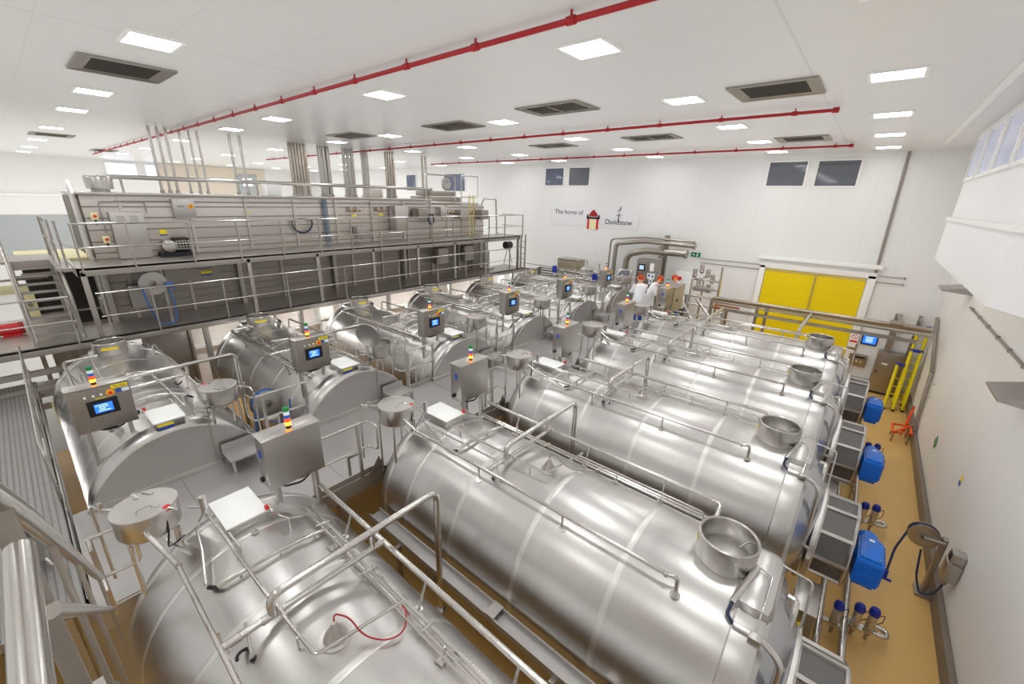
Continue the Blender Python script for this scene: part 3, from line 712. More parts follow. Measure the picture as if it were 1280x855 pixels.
def pot_parts(lid_open=False):
    c = (.30, -.72, 0)
    body = MB().lathe(c, [(0, .88), (.17, .89), (.25, .94), (.268, .97), (.268, 1.20), (.278, 1.205), (.278, 1.215), (.262, 1.215), (.262, 1.0)], 'z', 40)
    if lid_open:
        l = MB(); r = rotm(0, 0, .5) @ rotm(1.35, 0, 0)
        t = MB().lathe((0, .27, 0), [(0, .02), (.27, .012), (.275, 0), (.27, -.012), (0, -.01)], 'z', 36)
        l.add([r @ Vector(v) + Vector((.2, -.46, 1.22)) for v in t.v], t.f)
        lid = part('lid', l, 'steel')
    else:
        lid = part('lid', MB().lathe(c, [(0, 1.235), (.20, 1.230), (.272, 1.222), (.276, 1.214), (.27, 1.205)], 'z', 40), 'shield',
                   part('hinge_strap', MB().box((.12, -.66, 1.236), (.13, .035, .012), rotm(0, 0, .5), .004).box((.10, -.76, 1.236), (.13, .035, .012), rotm(0, 0, .1), .004), 'steel'),
                   part('lid_handle', MB().tube([(.44, -.80, 1.23), (.44, -.80, 1.27), (.44, -.68, 1.27), (.44, -.68, 1.23)], .008, 6, bend=.02), 'pipe'))
    legs = [part('leg', MB().cyl((.30+.19*sx, -.72+.19*sy, .93), (.30+.20*sx, -.72+.20*sy, max(-.1, zl)), .019, 10), 'pipe')
            for sx, sy, zl in ((-1, -1, -.02), (1, -1, .12), (-1, 1, .1), (1, 1, .42))]
    red = MB().box((.50, -.58, 1.20), (.05, .07, .06), rotm(0, 0, .5), .012)
    clamp = MB().tube([(.46, -.62, 1.21), (.54, -.55, 1.21), (.60, -.52, 1.21)], .013, 8).cyl((.44, -.64, 1.19), (.44, -.64, 1.24), .02, 10)
    arm = MB().tube([(.14, -.92, 1.19), (.02, -1.02, 1.19), (-.14, -1.08, 1.19), (-.16, -1.09, .2)], .016, 8, bend=.08)
    arm.cyl((.02, -1.02, 1.16), (.02, -1.02, 1.26), .022, 10)
    out = MB().tube([(.52, -.78, 1.08), (.60, -.78, 1.06), (.80, -.70, .90), (1.0, -.66, .87)], .024, 10, bend=.08)
    out.tube([(.36, -.68, .88), (.42, -.64, .76), (.7, -.5, .66), (.95, -.5, .66)], .018, 8, bend=.08)
    hose = MB().tube([(.52, -.60, 1.16), (.56, -.62, .95), (.60, -.66, .82), (.52, -.62, .76), (.5, -.5, .8)], .009, 6, bend=.06)
    return [part('body', body, 'steel'), lid, *legs, part('red_latch', red, 'redbright'), part('clamp', clamp, 'pipe'), part('feed_pipe', arm, 'pipe'),
            part('outlet_pipe', out, 'pipe'), part('cable', hose, 'black')]
pot_sp = spec('dosing_pot', 'dosing pot', (.30, -.72, .1), *pot_parts()); pot_open_sp = spec('dosing_pot', 'dosing pot', (.30, -.72, .1), *pot_parts(True))

def hatch_parts():
    x0, x1, w = .26, .86, .42
    frm = MB().box(((x0+x1)/2, 0, .80), (x1-x0-.05, w-.05, .13), bev=.01)
    brd = MB().box(((x0+x1)/2, 0, .876), (x1-x0, w, .022), bev=.006)
    lab = MB().box((x0+.02, .06, .81), (.006, .20, .05)); lab2 = MB().box((x0+.018, .06, .77), (.006, .20, .045))
    bar = MB().tube([(.90, -.20, .86), (1.18, -.19, .86), (1.18, -.19, .72)], .012, 8).tube([(.9, .22, .86), (1.2, .3, .9), (1.2, .3, .72)], .012, 8)
    knob = MB().box((.86, .20, .92), (.05, .045, .05), bev=.012)
    kn2 = MB().tube([(.80, .22, .86), (.88, .22, .95), (.98, .22, .92)], .014, 8)
    eye = MB().tube([(1.02+.03*math.cos(t*PI/4), .03*math.sin(t*PI/4), surf(0)+.012) for t in range(8)], .012, 6, closed=True)
    return [part('frame', frm, 'steel'), part('cover_board', brd, 'white'), part('yellow_label', lab, 'yellow', smooth=0), part('blue_label', lab2, 'labelblue', smooth=0),
            part('guide_bar', bar, 'pipe'), part('red_knob', knob, 'redbright'), part('latch', kn2, 'pipe'), part('lifting_eye', eye, 'pipe')]
hatch_sp = spec('sampling_hatch', 'hatch', (.56, 0, .79), *hatch_parts())

def foot(mb, x, dy, z, r=.045):
    s = surf(dy); n = Vector((0, dy, s-ZV)).normalized()
    mb.cyl(Vector((x, dy, s-.002)), Vector((x, dy, s))+n*.018, r, 14); mb.cyl(Vector((x, dy, s)), Vector((x, dy*1.02, z)), .012, 8)
def rail_near():
    p = MB().tube([(1.0, -.66, .87), (4.62, -.66, .87), (4.72, -.63, .87), (4.72, -.61, .64)], .021, 10, bend=.07); f = MB()
    for x in (2.03, 3.39): foot(f, x, -.62, .87)
    f.cyl((4.72, -.61, surf(.61)-.01), (4.72, -.612, surf(.61)+.018), .05, 14)
    cl = MB().cyl((4.60, -.66, .87), (4.63, -.66, .87), .032, 12).cyl((1.0, -.66, .87), (1.03, -.66, .87), .032, 12)
    return [part('pipe', p, 'pipe'), part('mounting_foot', f, 'pipe'), part('coupling', cl, 'steel')]
rail_near_sp = spec('spray_pipe', 'pipe', (2.8, -.62, surf(.62)), *rail_near())
def rail_far():
    p = MB().tube([(.82, .83, .84), (4.62, .83, .84), (4.74, .80, .84), (4.76, .5, .84), (4.78, .30, .84)], .028, 12, bend=.1); f = MB()
    for x in (1.55, 2.9, 4.05): 
        s = surf(.72); f.cyl((x, .72, s-.005), (x, .725, s+.02), .04, 12); f.tube([(x, .72, s), (x, .83, .84)], .014, 8)
    return [part('pipe', p, 'pipe'), part('mounting_foot', f, 'pipe')]
rail_far_sp = spec('header_pipe', 'pipe', (2.8, .72, surf(.72)), *rail_far())
def twin():
    p1 = MB().tube([(.9, .56, .72), (4.70, .56, .72)], .018, 8); p2 = MB().tube([(.9, .63, .70), (4.70, .63, .70)], .022, 8)
    b = MB()
    for x in (1.35, 2.3, 3.2, 4.1):
        b.tube([(x, .50, surf(.5)-.004), (x, .50, .745), (x, .67, .715), (x, .67, surf(.67)-.004)], .008, 6, bend=.02)
    k = MB()
    for x in (1.75, 3.5): 
        k.cyl((x, .50, surf(.5)-.004), (x, .50, surf(.5)+.03), .035, 12).tube([(x, .5, surf(.5)), (x+.02, .52, .86)], .010, 6)
        k.tube([(x-.04, .46, .72), (x+.05, .47, .72)], .012, 6)
    c = MB()
    for x in (.9, 4.68): c.cyl((x, .56, .72), (x+.03, .56, .72), .028, 10).cyl((x, .63, .70), (x+.03, .63, .70), .032, 10)
    t3 = MB().tube([(2.95, .44, .90), (4.55, .44, .90), (4.63, .44, .90), (4.66, .40, .78)], .011, 6, bend=.05)
    return [part('pipe', p1, 'pipe'), part('pipe', p2, 'pipe'), part('pipe', t3, 'pipe', label='thin upper pipe'), part('bracket', b, 'steel'), part('valve_clamp', k, 'steel'), part('coupling', c, 'steel')]
twin_sp = spec('twin_pipe', 'pipe', (2.8, .58, surf(.58)), *twin())
def portal(m=1):
    x = 2.2; Y = lambda pts: [(a, m*b, c) for a, b, c in pts]
    p = MB().tube(Y([(x, -.27, .85), (x, -.27, 1.06), (x, 1.55, 1.06), (x, 1.55, -.82)]), .038, 12, bend=.13)
    lo = MB().tube([(x, -.65, .86), (x, .83, .85)], .030, 12); v = MB().cyl((x, m*.70, .85), (x, m*.70, 1.06), .026, 10)
    ft = MB().cyl((x, m*1.55, -.84), (x, m*1.55, -.80), .07, 14)
    jn = MB().cyl((x, -.62, .86), (x, -.52, .86), .036, 12).cyl((x, -m*.36, .855), (x, -m*.18, .855), .037, 12).cyl((x, .75, .85), (x, .80, .85), .036, 12).cyl((x, m*.68, 1.06), (x, m*.72, 1.06), .045, 12)
    bt = MB().tube([(x-.06, -.46, .9), (x-.02, -.46, .86), (x+.1, -.5, .72)], .012, 6, bend=.03)
    ring = MB().tube([(x+.07+.07*math.cos(t), -.52+.07*math.sin(t), surf(.5)+.015-.02*math.sin(t)) for t in [PI*q/8*1.0 for q in range(13)]], .014, 6)
    return [part('arch_pipe', p, 'pipe'), part('cross_pipe', lo, 'pipe'), part('riser', v, 'pipe'), part('flange', ft, 'steel'), part('joint_sleeve', jn, 'steel'), part('drain_cock', bt, 'pipe'), part('gasket_ring', ring, 'black')]
portal_sp = spec('portal_pipe', 'pipe', (2.2, 1.55, -.84), *portal())
portal_left_sp = spec('portal_pipe', 'pipe', (2.2, -1.55, -.84), *portal(-1))
def sprayloop():
    p = MB().tube([(.55, -.27, .93), (1.95, -.24, .91), (2.84, -.20, .90), (2.96, .52, .90)], .016, 8, bend=.05)
    s = MB()
    for x in (1.25, 2.6): s.cyl((x, -.235, surf(.23)-.004), (x, -.235, .91), .010, 8)
    can = MB().cyl((.46, -.28, .98), (.46, -.28, 1.12), .032, 14); cap = MB().cyl((.46, -.28, 1.12), (.46, -.28, 1.14), .034, 14)
    st = MB().tube([(.46, -.28, .99), (.50, -.28, .93), (.56, -.27, .93)], .014, 8); br = MB().tube([(.34, -.40, 1.0), (.46, -.28, 1.0)], .010, 6).tube([(.36, -.34, .78), (.46, -.28, .98)], .01, 6)
    return [part('pipe', p, 'pipe'), part('support_pin', s, 'steel'), part('filter', can, 'steel', part('cap', cap, 'shield')), part('elbow', st, 'pipe'), part('bracket', br, 'steel')]
loop_sp = spec('spray_loop', 'pipe', (1.9, -.235, surf(.235)), *sprayloop())
def band():
    pts = []
    for q in range(13):
        dy = -.47 + (.60+.47)*q/12; pts.append((1.53-.10*abs(q-6)/6*abs(q-6)/6, dy, ZV+math.sqrt((RV+.055)**2-dy*dy)))
    p = MB().tube(pts, .024, 10)
    f = MB()
    for q in (2, 6, 10): x, dy, z = pts[q]; f.cyl((x, dy, surf(dy)-.004), (x, dy, z), .012, 8)
    n = MB().tube([(1.43, -.47, .74), (1.38, -.50, .73), (1.33, -.53, .72)], .02, 8)
    s = MB().tube([(.55, -.40, .86), (.9, -.45, .80), (1.28, -.54, .72)], .014, 8)
    return [part('pipe', p, 'pipe'), part('stud', f, 'steel'), part('rubber_hose', n, 'black'), part('feed_pipe', s, 'pipe')]
band_sp = spec('curved_pipe', 'pipe', (1.53, 0, surf(0)), *band())
def cone(red):
    z = surf(0)
    c = MB().lathe((2.75, 0, 0), [(.10, z-.01), (.098, z+.02), (.085, z+.05), (.03, z+.14), (.026, z+.18), (.0, z+.185)], 'z', 28)
    fl = MB().lathe((2.75, 0, 0), [(.13, z-.012), (.13, z+.012), (.095, z+.016)], 'z', 28)
    w = MB().tube([(2.75, 0, z+.17), (2.73, .02, z+.24), (2.82, .10, z+.20), (2.95, .14, z+.05), (3.1, .26, z+.01), (3.12, .42, z-.03), (2.98, .54, z-.02), (2.88, .56, z-.06)], .0075, 6, bend=.12)
    return [part('cone', c, 'steel'), part('flange', fl, 'steel'), part('cable', w, 'red' if red else 'cab_dark')]
cone_sp = spec('probe_cone', 'probe', (2.75, 0, surf(0)), *cone(True)); cone2_sp = spec('probe_cone', 'probe', (2.75, 0, surf(0)), *cone(False))
def endpipe():
    z = .70
    a = MB().tube([(5.24, -.60, z-.02), (5.50, -.60, z-.02), (5.64, -.64, z-.1), (5.66, -.70, -.9)], .034, 12, bend=.14)
    b = MB().tube([(5.28, .02, .88), (5.18, -.50, .80)], .030, 12); c = MB().tube([(5.18, -.50, .80), (5.17, -.58, .74), (5.24, -.60, z-.02)], .016, 8, bend=.03)
    d = MB().tube([(5.30, .05, .86), (5.42, .0, .87), (5.42, -.36, .84), (5.40, -.72, .56), (5.34, -.98, .2)], .008, 6, bend=.04)
    e = MB().tube([(5.45, .32, .80), (5.74, .30, .78), (5.76, .26, .2), (5.76, .1, .12), (5.78, .05, -.35)], .012, 8, bend=.05)
    f = MB().tube([(5.58, .22, .55), (5.66, .22, .55), (5.66, .1, .5), (5.66, -.12, -.2)], .03, 10, bend=.08)
    cl = MB().box((5.42, -.62, z-.02), (.10, .09, .07), bev=.01).cyl((5.66, -.68, -.35), (5.74, -.68, -.38), .03, 10)
    return [part('down_pipe', a, 'pipe'), part('handle_pipe', b, 'pipe'), part('hose', c, 'hosedark'), part('thin_pipe', d, 'pipe'), part('thin_pipe', e, 'pipe'), part('side_pipe', f, 'pipe'), part('clamp', cl, 'steel')]
endpipe_sp = spec('end_pipework', 'pipe', (5.3, -.5, .7), *endpipe())
def drive():
    z = ZV-.14; R = .61
    pl = MB().lathe((0, 0, z), [(.30, 5.72), (R+.10, 5.72), (R+.10, 5.78), (.2, 5.78)], 'x', 40)
    n = 10; sk = MB(); br = MB()
    ang = [PI*.0+2*PI*q/n for q in range(n)]
    vs = []
    for x in (5.78, 6.18):
        for a in ang: vs.append((x, R*math.cos(a), z+R*math.sin(a)))
    sk.add(vs, [(q, (q+1) % n, n+(q+1) % n, n+q) for q in range(n)] + [tuple(range(n, 2*n))])
    for a in ang: br.box((5.98, R*1.005*math.cos(a), z+R*1.005*math.sin(a)), (.40, .05, .05), rotm(a, 0, 0), .008)
    rim = MB()
    for x in (5.79, 6.18): rim.tube([(x, (R+.012)*math.cos(a), z+(R+.012)*math.sin(a)) for a in ang], .022, 6, closed=True)
    sh = MB().cyl((5.7, 0, z), (6.28, 0, z), .12, 20)
    return [part('mounting_plate', pl, 'seam'), part('guard_panel', sk, 'mesh', smooth=0), part('guard_bar', br, 'steel', smooth=0), part('guard_rim', rim, 'steel'), part('shaft', sh, 'cab_dark')]
drive_sp = spec('drive_guard', 'guard', (5.9, 0, -1.0), *drive())
def motor():
    g = MB().box((6.40, -.28, -.46), (.30, .56, .40), bev=.03); lid = MB().box((6.40, -.28, -.245), (.24, .50, .04), bev=.012)
    fin = MB()
    for q in range(9): fin.box((6.40, -.565, -.62+.04*q), (.27, .022, .014))
    for q in range(7): fin.box((6.555, -.50+.075*q, -.46), (.022, .014, .34))
    end = MB().cyl((6.38, .0, -.40), (6.38, .20, -.40), .13, 24); sh = MB().cyl((6.10, -.18, -.46), (6.26, -.18, -.46), .11, 20)
    ft = MB().box((6.40, -.28, -.70), (.24, .40, .10), bev=.015); bl = MB()
    for sx in (-1, 1):
        for sy in (-1, 1): bl.cyl((6.40+sx*.09, -.28+sy*.2, -.226), (6.40+sx*.09, -.28+sy*.2, -.212), .014, 6)
    st = MB().box((6.24, -.30, -.70), (.05, .08, .5), bev=.01)
    np_ = MB().box((6.40, -.1, -.222), (.06, .04, .006))
    return [part('gearbox', g, 'blue'), part('cover', lid, 'blue', part('bolt', bl, 'cab_dark'), part('rating_plate', np_, 'white', smooth=0)), part('cooling_fin', fin, 'blue', smooth=0), part('motor_barrel', end, 'blue'), part('output_flange', sh, 'blue'),
            part('foot', ft, 'blue'), part('torque_arm', st, 'cab_dark')]
motor_sp = spec('gear_motor', 'motor', (6.40, -.28, -.75), *motor())
def jbox():
    return [part('case', MB().box((5.84, -1.22, -.92), (.26, .62, .40), bev=.01), 'cab_dark'), part('lid', MB().box((5.84, -1.22, -.71), (.28, .64, .02), bev=.004), 'steel'),
            part('leg', MB().box((5.84, -1.45, -1.63), (.05, .05, 1.04)), 'cab_dark'), part('leg', MB().box((5.84, -.99, -1.63), (.05, .05, 1.04)), 'cab_dark'),
            part('switch_knob', MB().cyl((5.84, -1.53, -.95), (5.84, -1.57, -.95), .045, 14), 'yellow')]
jbox_sp = spec('junction_box', 'electrical box', (5.84, -1.22, -2.15), *jbox())
def valve(bent):
    z0 = -2.0
    b = MB().cyl((0, 0, z0+.08), (0, 0, z0+.36), .060, 16); cp = MB().lathe((0, 0, z0), [(.066, .36), (.070, .38), (.070, .43), (.055, .475), (.025, .495), (0, .50)], 'z', 20)
    bd = MB().ball((0, 0, z0+.04), .075, 14); w = MB().tube([(.06, 0, z0+.36), (.12, .02, z0+.42), (.14, .1, z0+.2), (.05, .16, z0+.02)], .006, 5, bend=.05)
    p = MB().tube([(-.26, 0, z0+.04), (.10, 0, z0+.04)], .04, 12)
    if bent: p.tube([(.0, 0, z0+.04), (.22, 0, z0+.04), (.22, .14, z0+.04), (.10, .16, z0+.04)], .04, 12, bend=.10)
    y = MB().box((0, -.05, z0+.05), (.05, .04, .14))
    lg = MB().cyl((0, 0, ZF), (0, 0, z0), .022, 8)
    return [part('actuator', b, 'steel'), part('cap', cp, 'bluedark'), part('valve_body', bd, 'pipe'), part('control_cable', w, 'black'), part('pipe_stub', p, 'pipe'), part('yoke', y, 'cab_dark'), part('leg', lg, 'cab_dark')]
valve_sp = [spec('pneumatic_valve', 'valve', (0, 0, ZF), *valve(q)) for q in (0, 1)]
def step():
    t = MB().box((-.32, -.74, .21), (.42, .52, .03), bev=.006); up = MB().box((-.10, -.74, .28), (.02, .5, .12))
    lg = [part('leg', MB().box((x, y, .10), (.04, .04, .20)), 'steel') for x in (-.50, -.14) for y in (-.96, -.52)]
    return [part('tread', t, 'deck'), part('back_lip', up, 'deck'), *lg]
step_sp = spec('step_stool', 'step', (-.32, -.74, 0), *step())
def gaprail():
    """railing across the gap between two vats at the deck edge; y from 1.0 to 2.05"""
    R = MB().tube([(.0, 1.05, .95), (0, 1.86, .95), (.0, 1.98, .95), (.22, 2.02, .95), (.22, 2.02, .50), (.0, 1.98, .50), (0, 1.05, .50)], .018, 8, bend=.08)
    ps = [part('post', MB().box((0, y, .475), (.05, .05, .95), bev=.005), 'steel') for y in (1.08, 1.82)]
    tk = MB().prism([(1.9, .0), (2.2, .0), (2.1, .28)], .06, .075, 'x'); kb_ = MB().box((0, 1.52, .05), (.012, 1.0, .10)); br = MB().box((.0, 1.62, .30), (.04, .04, .34)).box((0, 1.72, .45), (.04, .2, .04))
    return [part('rail', R, 'pipe'), *ps, part('gusset_plate', tk, 'cab_dark'), part('toe_board', kb_, 'gantry'), part('side_bracket', br, 'steel')]
gap_sp = spec('guard_rail', 'railing', (0, 1.5, 0), *gaprail())
def tray():
    return [part('tray', MB().box((2.9, 1.66, -.44), (5.0, .02, .08)).box((2.9, 1.75, -.47), (5.0, .19, .02)).box((2.9, 1.84, -.44), (5.0, .02, .08)), 'deck'),
            part('clip', MB().box((2.95, 1.75, -.39), (.14, .20, .02)).box((4.4, 1.75, -.39), (.14, .20, .02)), 'pipe'),
            part('bracket', MB().box((1.2, 1.62, -1.31), (.06, .06, 1.66)).box((3.9, 1.62, -1.31), (.06, .06, 1.66)), 'cab_dark')]
tray_sp = spec('cable_tray', 'cable tray', (2.9, 1.5, ZF), *tray())

RN = ['nearest right-row vat', 'second right-row vat', 'third right-row vat', 'fourth right-row vat', 'farthest right-row vat']
LN = ['nearest left-row vat', 'second left-row vat', 'third left-row vat', 'fourth left-row vat', 'fifth left-row vat', 'farthest left-row vat']
KIT = [(cab_sp, 'steel control cabinet with signal beacon at the deck end of the %s', 'control cabinets along the walkway'),
       (pot_sp, 'round lidded steel dosing pot on legs beside the %s', 'dosing pots'), (hatch_sp, 'white-topped sampling hatch on the crown of the %s', 'sampling hatches'),
       (rail_near_sp, 'thin spray pipe on feet along the near flank of the %s', 'vat-top pipes'), (rail_far_sp, 'thick header pipe along the far flank of the %s', 'vat-top pipes'),
       (twin_sp, 'pair of close parallel pipes on top of the %s', 'vat-top pipes'), (portal_sp, 'tall arched pipe standing across the %s', 'arched pipes'),
       (loop_sp, 'thin bent spray loop with filter on the crown of the %s', 'vat-top pipes'), (band_sp, 'short curved pipe hugging the top of the %s', 'vat-top pipes'),
       (endpipe_sp, 'pipework bending down over the outer end of the %s', 'end pipework')]
for i in range(5):
    o = (XRO, YC[i], 0); v = RN[i]
    place(vatR, o, 0, 'long horizontal cylindrical steel vat, %s' % ['nearest of the right-hand row, cut by the bottom edge', 'second of the right-hand row, wholly in view', 'third of the right-hand row', 'fourth of the right-hand row', 'farthest of the right-hand row, before the yellow door'][i], 'right-hand row of vats')
    for sp, lab, g in KIT: place(sp, o, 0, lab % v, g)
    place(cone_sp if i == 0 else cone2_sp, o, 0, ('small steel probe cone with dark red cable on the %s' if i == 0 else 'small steel probe cone with grey cable on the %s') % v, 'probe cones')
    place(drive_sp, o, 0, 'ribbed grey drum-shaped drive guard on the end of the %s' % v, 'drive guards')
    place(motor_sp, o, 0, 'bright blue gear motor on the drive of the %s' % v, 'blue gear motors')
    place(jbox_sp, o, 0, 'dark steel junction box on legs beside the drive of the %s' % v, 'junction boxes')
    place(tray_sp, o, 0, 'narrow steel cable tray in the gap on the far side of the %s' % v, 'cable trays')
    if i < 4: place(gap_sp, o, 0, 'short guard rail on the deck edge between the %s and the next' % v, 'guard rails')
    for q, (x, dy, w) in enumerate(((5.72+.2, -.55-.3, 'inner'), (6.33, -.05-.32, 'second'), (6.58, .12-.32, 'third'), (6.76, .18-.32, 'outer'))):
        place(valve_sp[1 if q == 3 else 0], (XRO+x, YC[i]+dy+.32, 0), 0, 'blue-capped steel valve on the floor, %s of four by the %s' % (w, v), 'blue-capped valves')
for i in range(6):
    o = (XLO, YC[i], 0); v = LN[i]
    place(vatL, o, PI, 'horizontal cylindrical steel vat with flat end shield, %s' % ['nearest of the left-hand row', 'second of the left-hand row', 'third of the left-hand row', 'fourth of the left-hand row', 'fifth of the left-hand row', 'farthest of the left-hand row'][i], 'left-hand row of vats')
    for sp, lab, g in KIT:
        if sp is pot_sp and i == 1:
            place(pot_open_sp, o, PI, 'round steel dosing pot with its lid standing open beside the %s' % v, g); continue
        place(portal_left_sp if sp is portal_sp else sp, o, PI, lab % v, g)
    place(cone2_sp, o, PI, 'small steel probe cone with grey cable on the %s' % v, 'probe cones')
    place(step_sp, o, PI, 'low steel step stool on the walkway beside the end shield of the %s' % v, 'step stools')
    if i: place(gap_sp, o, PI, 'short guard rail on the deck edge just before the %s' % v, 'guard rails')
    if i: place(tray_sp, o, PI, 'narrow steel cable tray in the gap on the near side of the %s' % v, 'cable trays')

# floor pipes under the drive ends
single('floor_pipe', 'pipe', (1.05, 8, ZF), 'long steel pipe along the floor outside the blue motors', None, part('pipe', MB().tube([(1.06, -1.0, -1.93), (1.06, 15.5, -1.93)], .055, 12), 'pipe'),
       part('support', MB().box((1.06, 2.5, -2.07), (.08, .05, .17)).box((1.06, 5.6, -2.07), (.08, .05, .17)).box((1.06, 8.7, -2.07), (.08, .05, .17)).box((1.06, 11.8, -2.07), (.08, .05, .17)), 'cab_dark'))
single('floor_pipe', 'pipe', (.78, 8, ZF), 'long steel pipe along the floor just inside the blue motors', None, part('pipe', MB().tube([(.74, -1.0, -1.90), (.74, 15.2, -1.90)], .05, 12), 'pipe'),
       part('support', MB().box((.74, 2.7, -2.05), (.08, .05, .2)).box((.74, 5.8, -2.05), (.08, .05, .2)).box((.74, 8.9, -2.05), (.08, .05, .2)).box((.74, 12.0, -2.05), (.08, .05, .2)), 'cab_dark'))
for i in range(4):
    y = YC[i]+PITCH*.5; r = MB(); 
    for q in range(5): r.tube([(.35, y-.35+.14*q, -1.78), (1.0, y-.30+.14*q, -1.78)], .014, 6)
    st = MB().tube([(.36, y-.4, -1.78), (.36, y+.3, -1.78)], .02, 6).tube([(.98, y-.4, -1.78), (.98, y+.3, -1.78)], .02, 6)
    for (x, yy_) in ((.36, y-.35), (.36, y+.25), (.98, y-.35), (.98, y+.25)): st.tube([(x, yy_, ZF), (x, yy_, -1.78)], .018, 6)
    single('pipe_rack', 'rack', (.7, y, ZF), 'low rack of thin pipes on the floor beyond the %s drive' % RN[i], 'low pipe racks', part('frame', st, 'cab_dark'), part('pipe', r, 'cab'))

# ================================================================== DECKS
dk = MB().box(((-7.56-5.42)/2, 8.1, -.05), (2.14, 16.8, .10))
dr = MB().box((-9.85, -2.38, -.05), (8.4, 4.12, .10)).box((-9.85, -.34, -.14), (8.4, .05, .28))
ed = MB().box((-5.41, 8.1, -.14), (.05, 16.8, .26)).box((-7.57, 8.1, -.14), (.05, 16.8, .26))
rb = MB()
for q in range(46): rb.box((-9.85, -.34-.09*q, .003), (8.3, .022, .008))
lg = MB()
for x in (-5.6, -7.4):
    for y in (2.53, 5.59, 8.65, 11.71, 14.77): lg.box((x, y, -1.12), (.14, .14, 2.06))
lr_ = MB()
for x in (-13.4, -10.8, -8.4, -6.2):
    for y in (-.6, -3.6): lr_.box((x, y, -1.12), (.14, .14, 2.06))
jt = MB()
for y in (.9, 2.6, 4.2, 5.9, 7.6, 9.3, 11.0): jt.box((-6.49, y, .001), (1.85, .012, .004))
single('vat_deck', 'walkway', (-6.5, 2, ZF), 'steel plate walkway deck running between the two rows of vats', None,
       part('deck_plate', dk, 'deck'), part('edge_channel', ed, 'gantry'), part('leg', lg, 'gantry'), part('plate_joint', jt, 'cab_dark', smooth=0))
single('ribbed_deck', 'walkway', (-10, -2, ZF), 'ribbed steel deck at the left below the near stair rail', None, part('deck_plate', dr, 'deck_ribbed'), part('tread_rib', rb, 'deck_ribbed', kind='stuff', smooth=0), part('leg', lr_, 'gantry'))
single('strip_light', 'lamp', (-10.2, -.30, -.3), 'added strip lamp hidden under the ribbed deck edge, brightening the nearest left vat gap', None, part('housing', MB().box((-10.2, -.44, -.42), (4.6, .05, .08)), 'white'), part('tube', MB().box((-10.2, -.405, -.42), (4.5, .025, .06), bev=.008), 'strip_hidden'))  # lamp added out of sight under the deck edge to brighten the gap
# hand rail along the deck edge beside the nearest left vat, and its end loop
hr = MB().tube([(-13.6, -.36, .98), (-10.9, -.36, .98), (-8.05, -.36, .98), (-7.72, -.34, .98), (-7.72, -.34, .42), (-8.05, -.36, .42), (-13.6, -.36, .42)], .020, 8, bend=.08)
pp = [part('post', MB().box((x, -.36, .49), (.05, .04, .98)), 'gantry') for x in (-8.1, -9.6, -11.2, -12.8)]
single('hand_rail', 'railing', (-10, -.36, 0), 'low hand rail along the ribbed deck edge left of the nearest left vat', None,
       part('rail', hr, 'pipe'), part('toe_board', MB().box((-10.6, -.33, .05), (6.0, .014, .10)), 'pipe'), *pp)
# loop rail at the deck end beside the nearest right vat
single('hand_rail', 'railing', (-5.3, -.1, 0), 'looped hand rail at the foot of the near stairs beside the nearest right vat', None,
       part('rail', MB().tube([(-5.0, -.17, 1.0), (-5.25, -.17, 1.0), (-5.25, -.17, .5), (-5.0, -.17, .5)], .018, 8, bend=.03).tube([(-5.25, -.17, 1.0), (-5.25, .10, 1.0), (-5.25, .14, .98), (-5.25, .14, .5), (-5.25, -.17, .5)], .018, 8, bend=.05), 'pipe'),
       part('post', MB().box((-5.25, -.17, .5), (.045, .045, 1.0)), 'steel'),
       part('gusset_plate', MB().prism([(-5.42, 0), (-5.1, .0), (-5.15, .3)], .16, .175, 'y'), 'cab_dark'))
# near stairs from the camera platform down to the deck
yr = -.16
strg = MB()
for y in (-.30, -1.06): strg.tube([(-1.45, y, 2.30), (-4.3, y, .06)], .035, 4)
trd = []
for q in range(11):
    t = (q+.5)/11; trd.append(part('tread', MB().box((-1.45-2.85*t, -.68, 2.36-2.24*t), (.24, .74, .03)), 'gantry'))
rl = MB().tube([(-.95, yr, 3.99), (-1.75, yr, 3.37), (-4.54, yr, 1.02)], .026, 12, bend=.12)
rm = MB().tube([(-1.50, yr, 3.19), (-4.54, yr, .64)], .024, 12)
rp = MB().tube([(.6, yr+.01, 3.49), (-1.36, yr+.01, 3.49)], .028, 14)
st_posts = [part('post', MB().box((x, yr-.01, (a+b)/2), (.018, w, b-a), bev=.003), 'cab_dark') for x, a, b, w in ((-1.52, 2.2, 4.1, .045), (-2.26, 1.6, 2.95, .024), (-3.05, 1.0, 2.28, .024), (-4.54, .0, 1.02, .024))]
single('access_stair', 'stairs', (-3, -.6, 0), 'steel stairs with tubular hand rail dropping away at the bottom left corner', None,
       part('stringer', strg, 'gantry'), *trd, part('hand_rail', rl, 'pipe'), part('mid_rail', rm, 'pipe'), part('landing_rail', rp, 'pipe'), *st_posts,
       part('landing', MB().box((-.5, -.9, 2.66), (1.9, 1.7, .06)).box((-.5, -.07, 2.62), (1.9, .04, .18)), 'gantry'),
       part('landing_leg', MB().box((.35, -1.6, .25), (.10, .10, 4.8)).box((-1.35, -1.6, .25), (.10, .10, 4.8)), 'gantry'))
bn = MB().add([(X_+.95*u_, Y_+.55*v_, z_) for X_, Y_ in ((-6.8, -.66),) for u_, v_, z_ in ((-.26, -.26, .5), (.26, -.26, .5), (.26, .26, .5), (-.26, .26, .5), (-.16, -.16, .1), (.16, -.16, .1), (.16, .16, .1), (-.16, .16, .1))],
             [(0, 1, 5, 4), (1, 2, 6, 5), (2, 3, 7, 6), (3, 0, 4, 7), (4, 5, 6, 7)])
bl = MB()
for sx in (-1, 1):
    for sy_ in (-1, 1): bl.tube([(-6.8+sx*.2, -.66+sy_*.11, 0), (-6.8+sx*.13, -.66+sy_*.07, .12)], .02, 6)
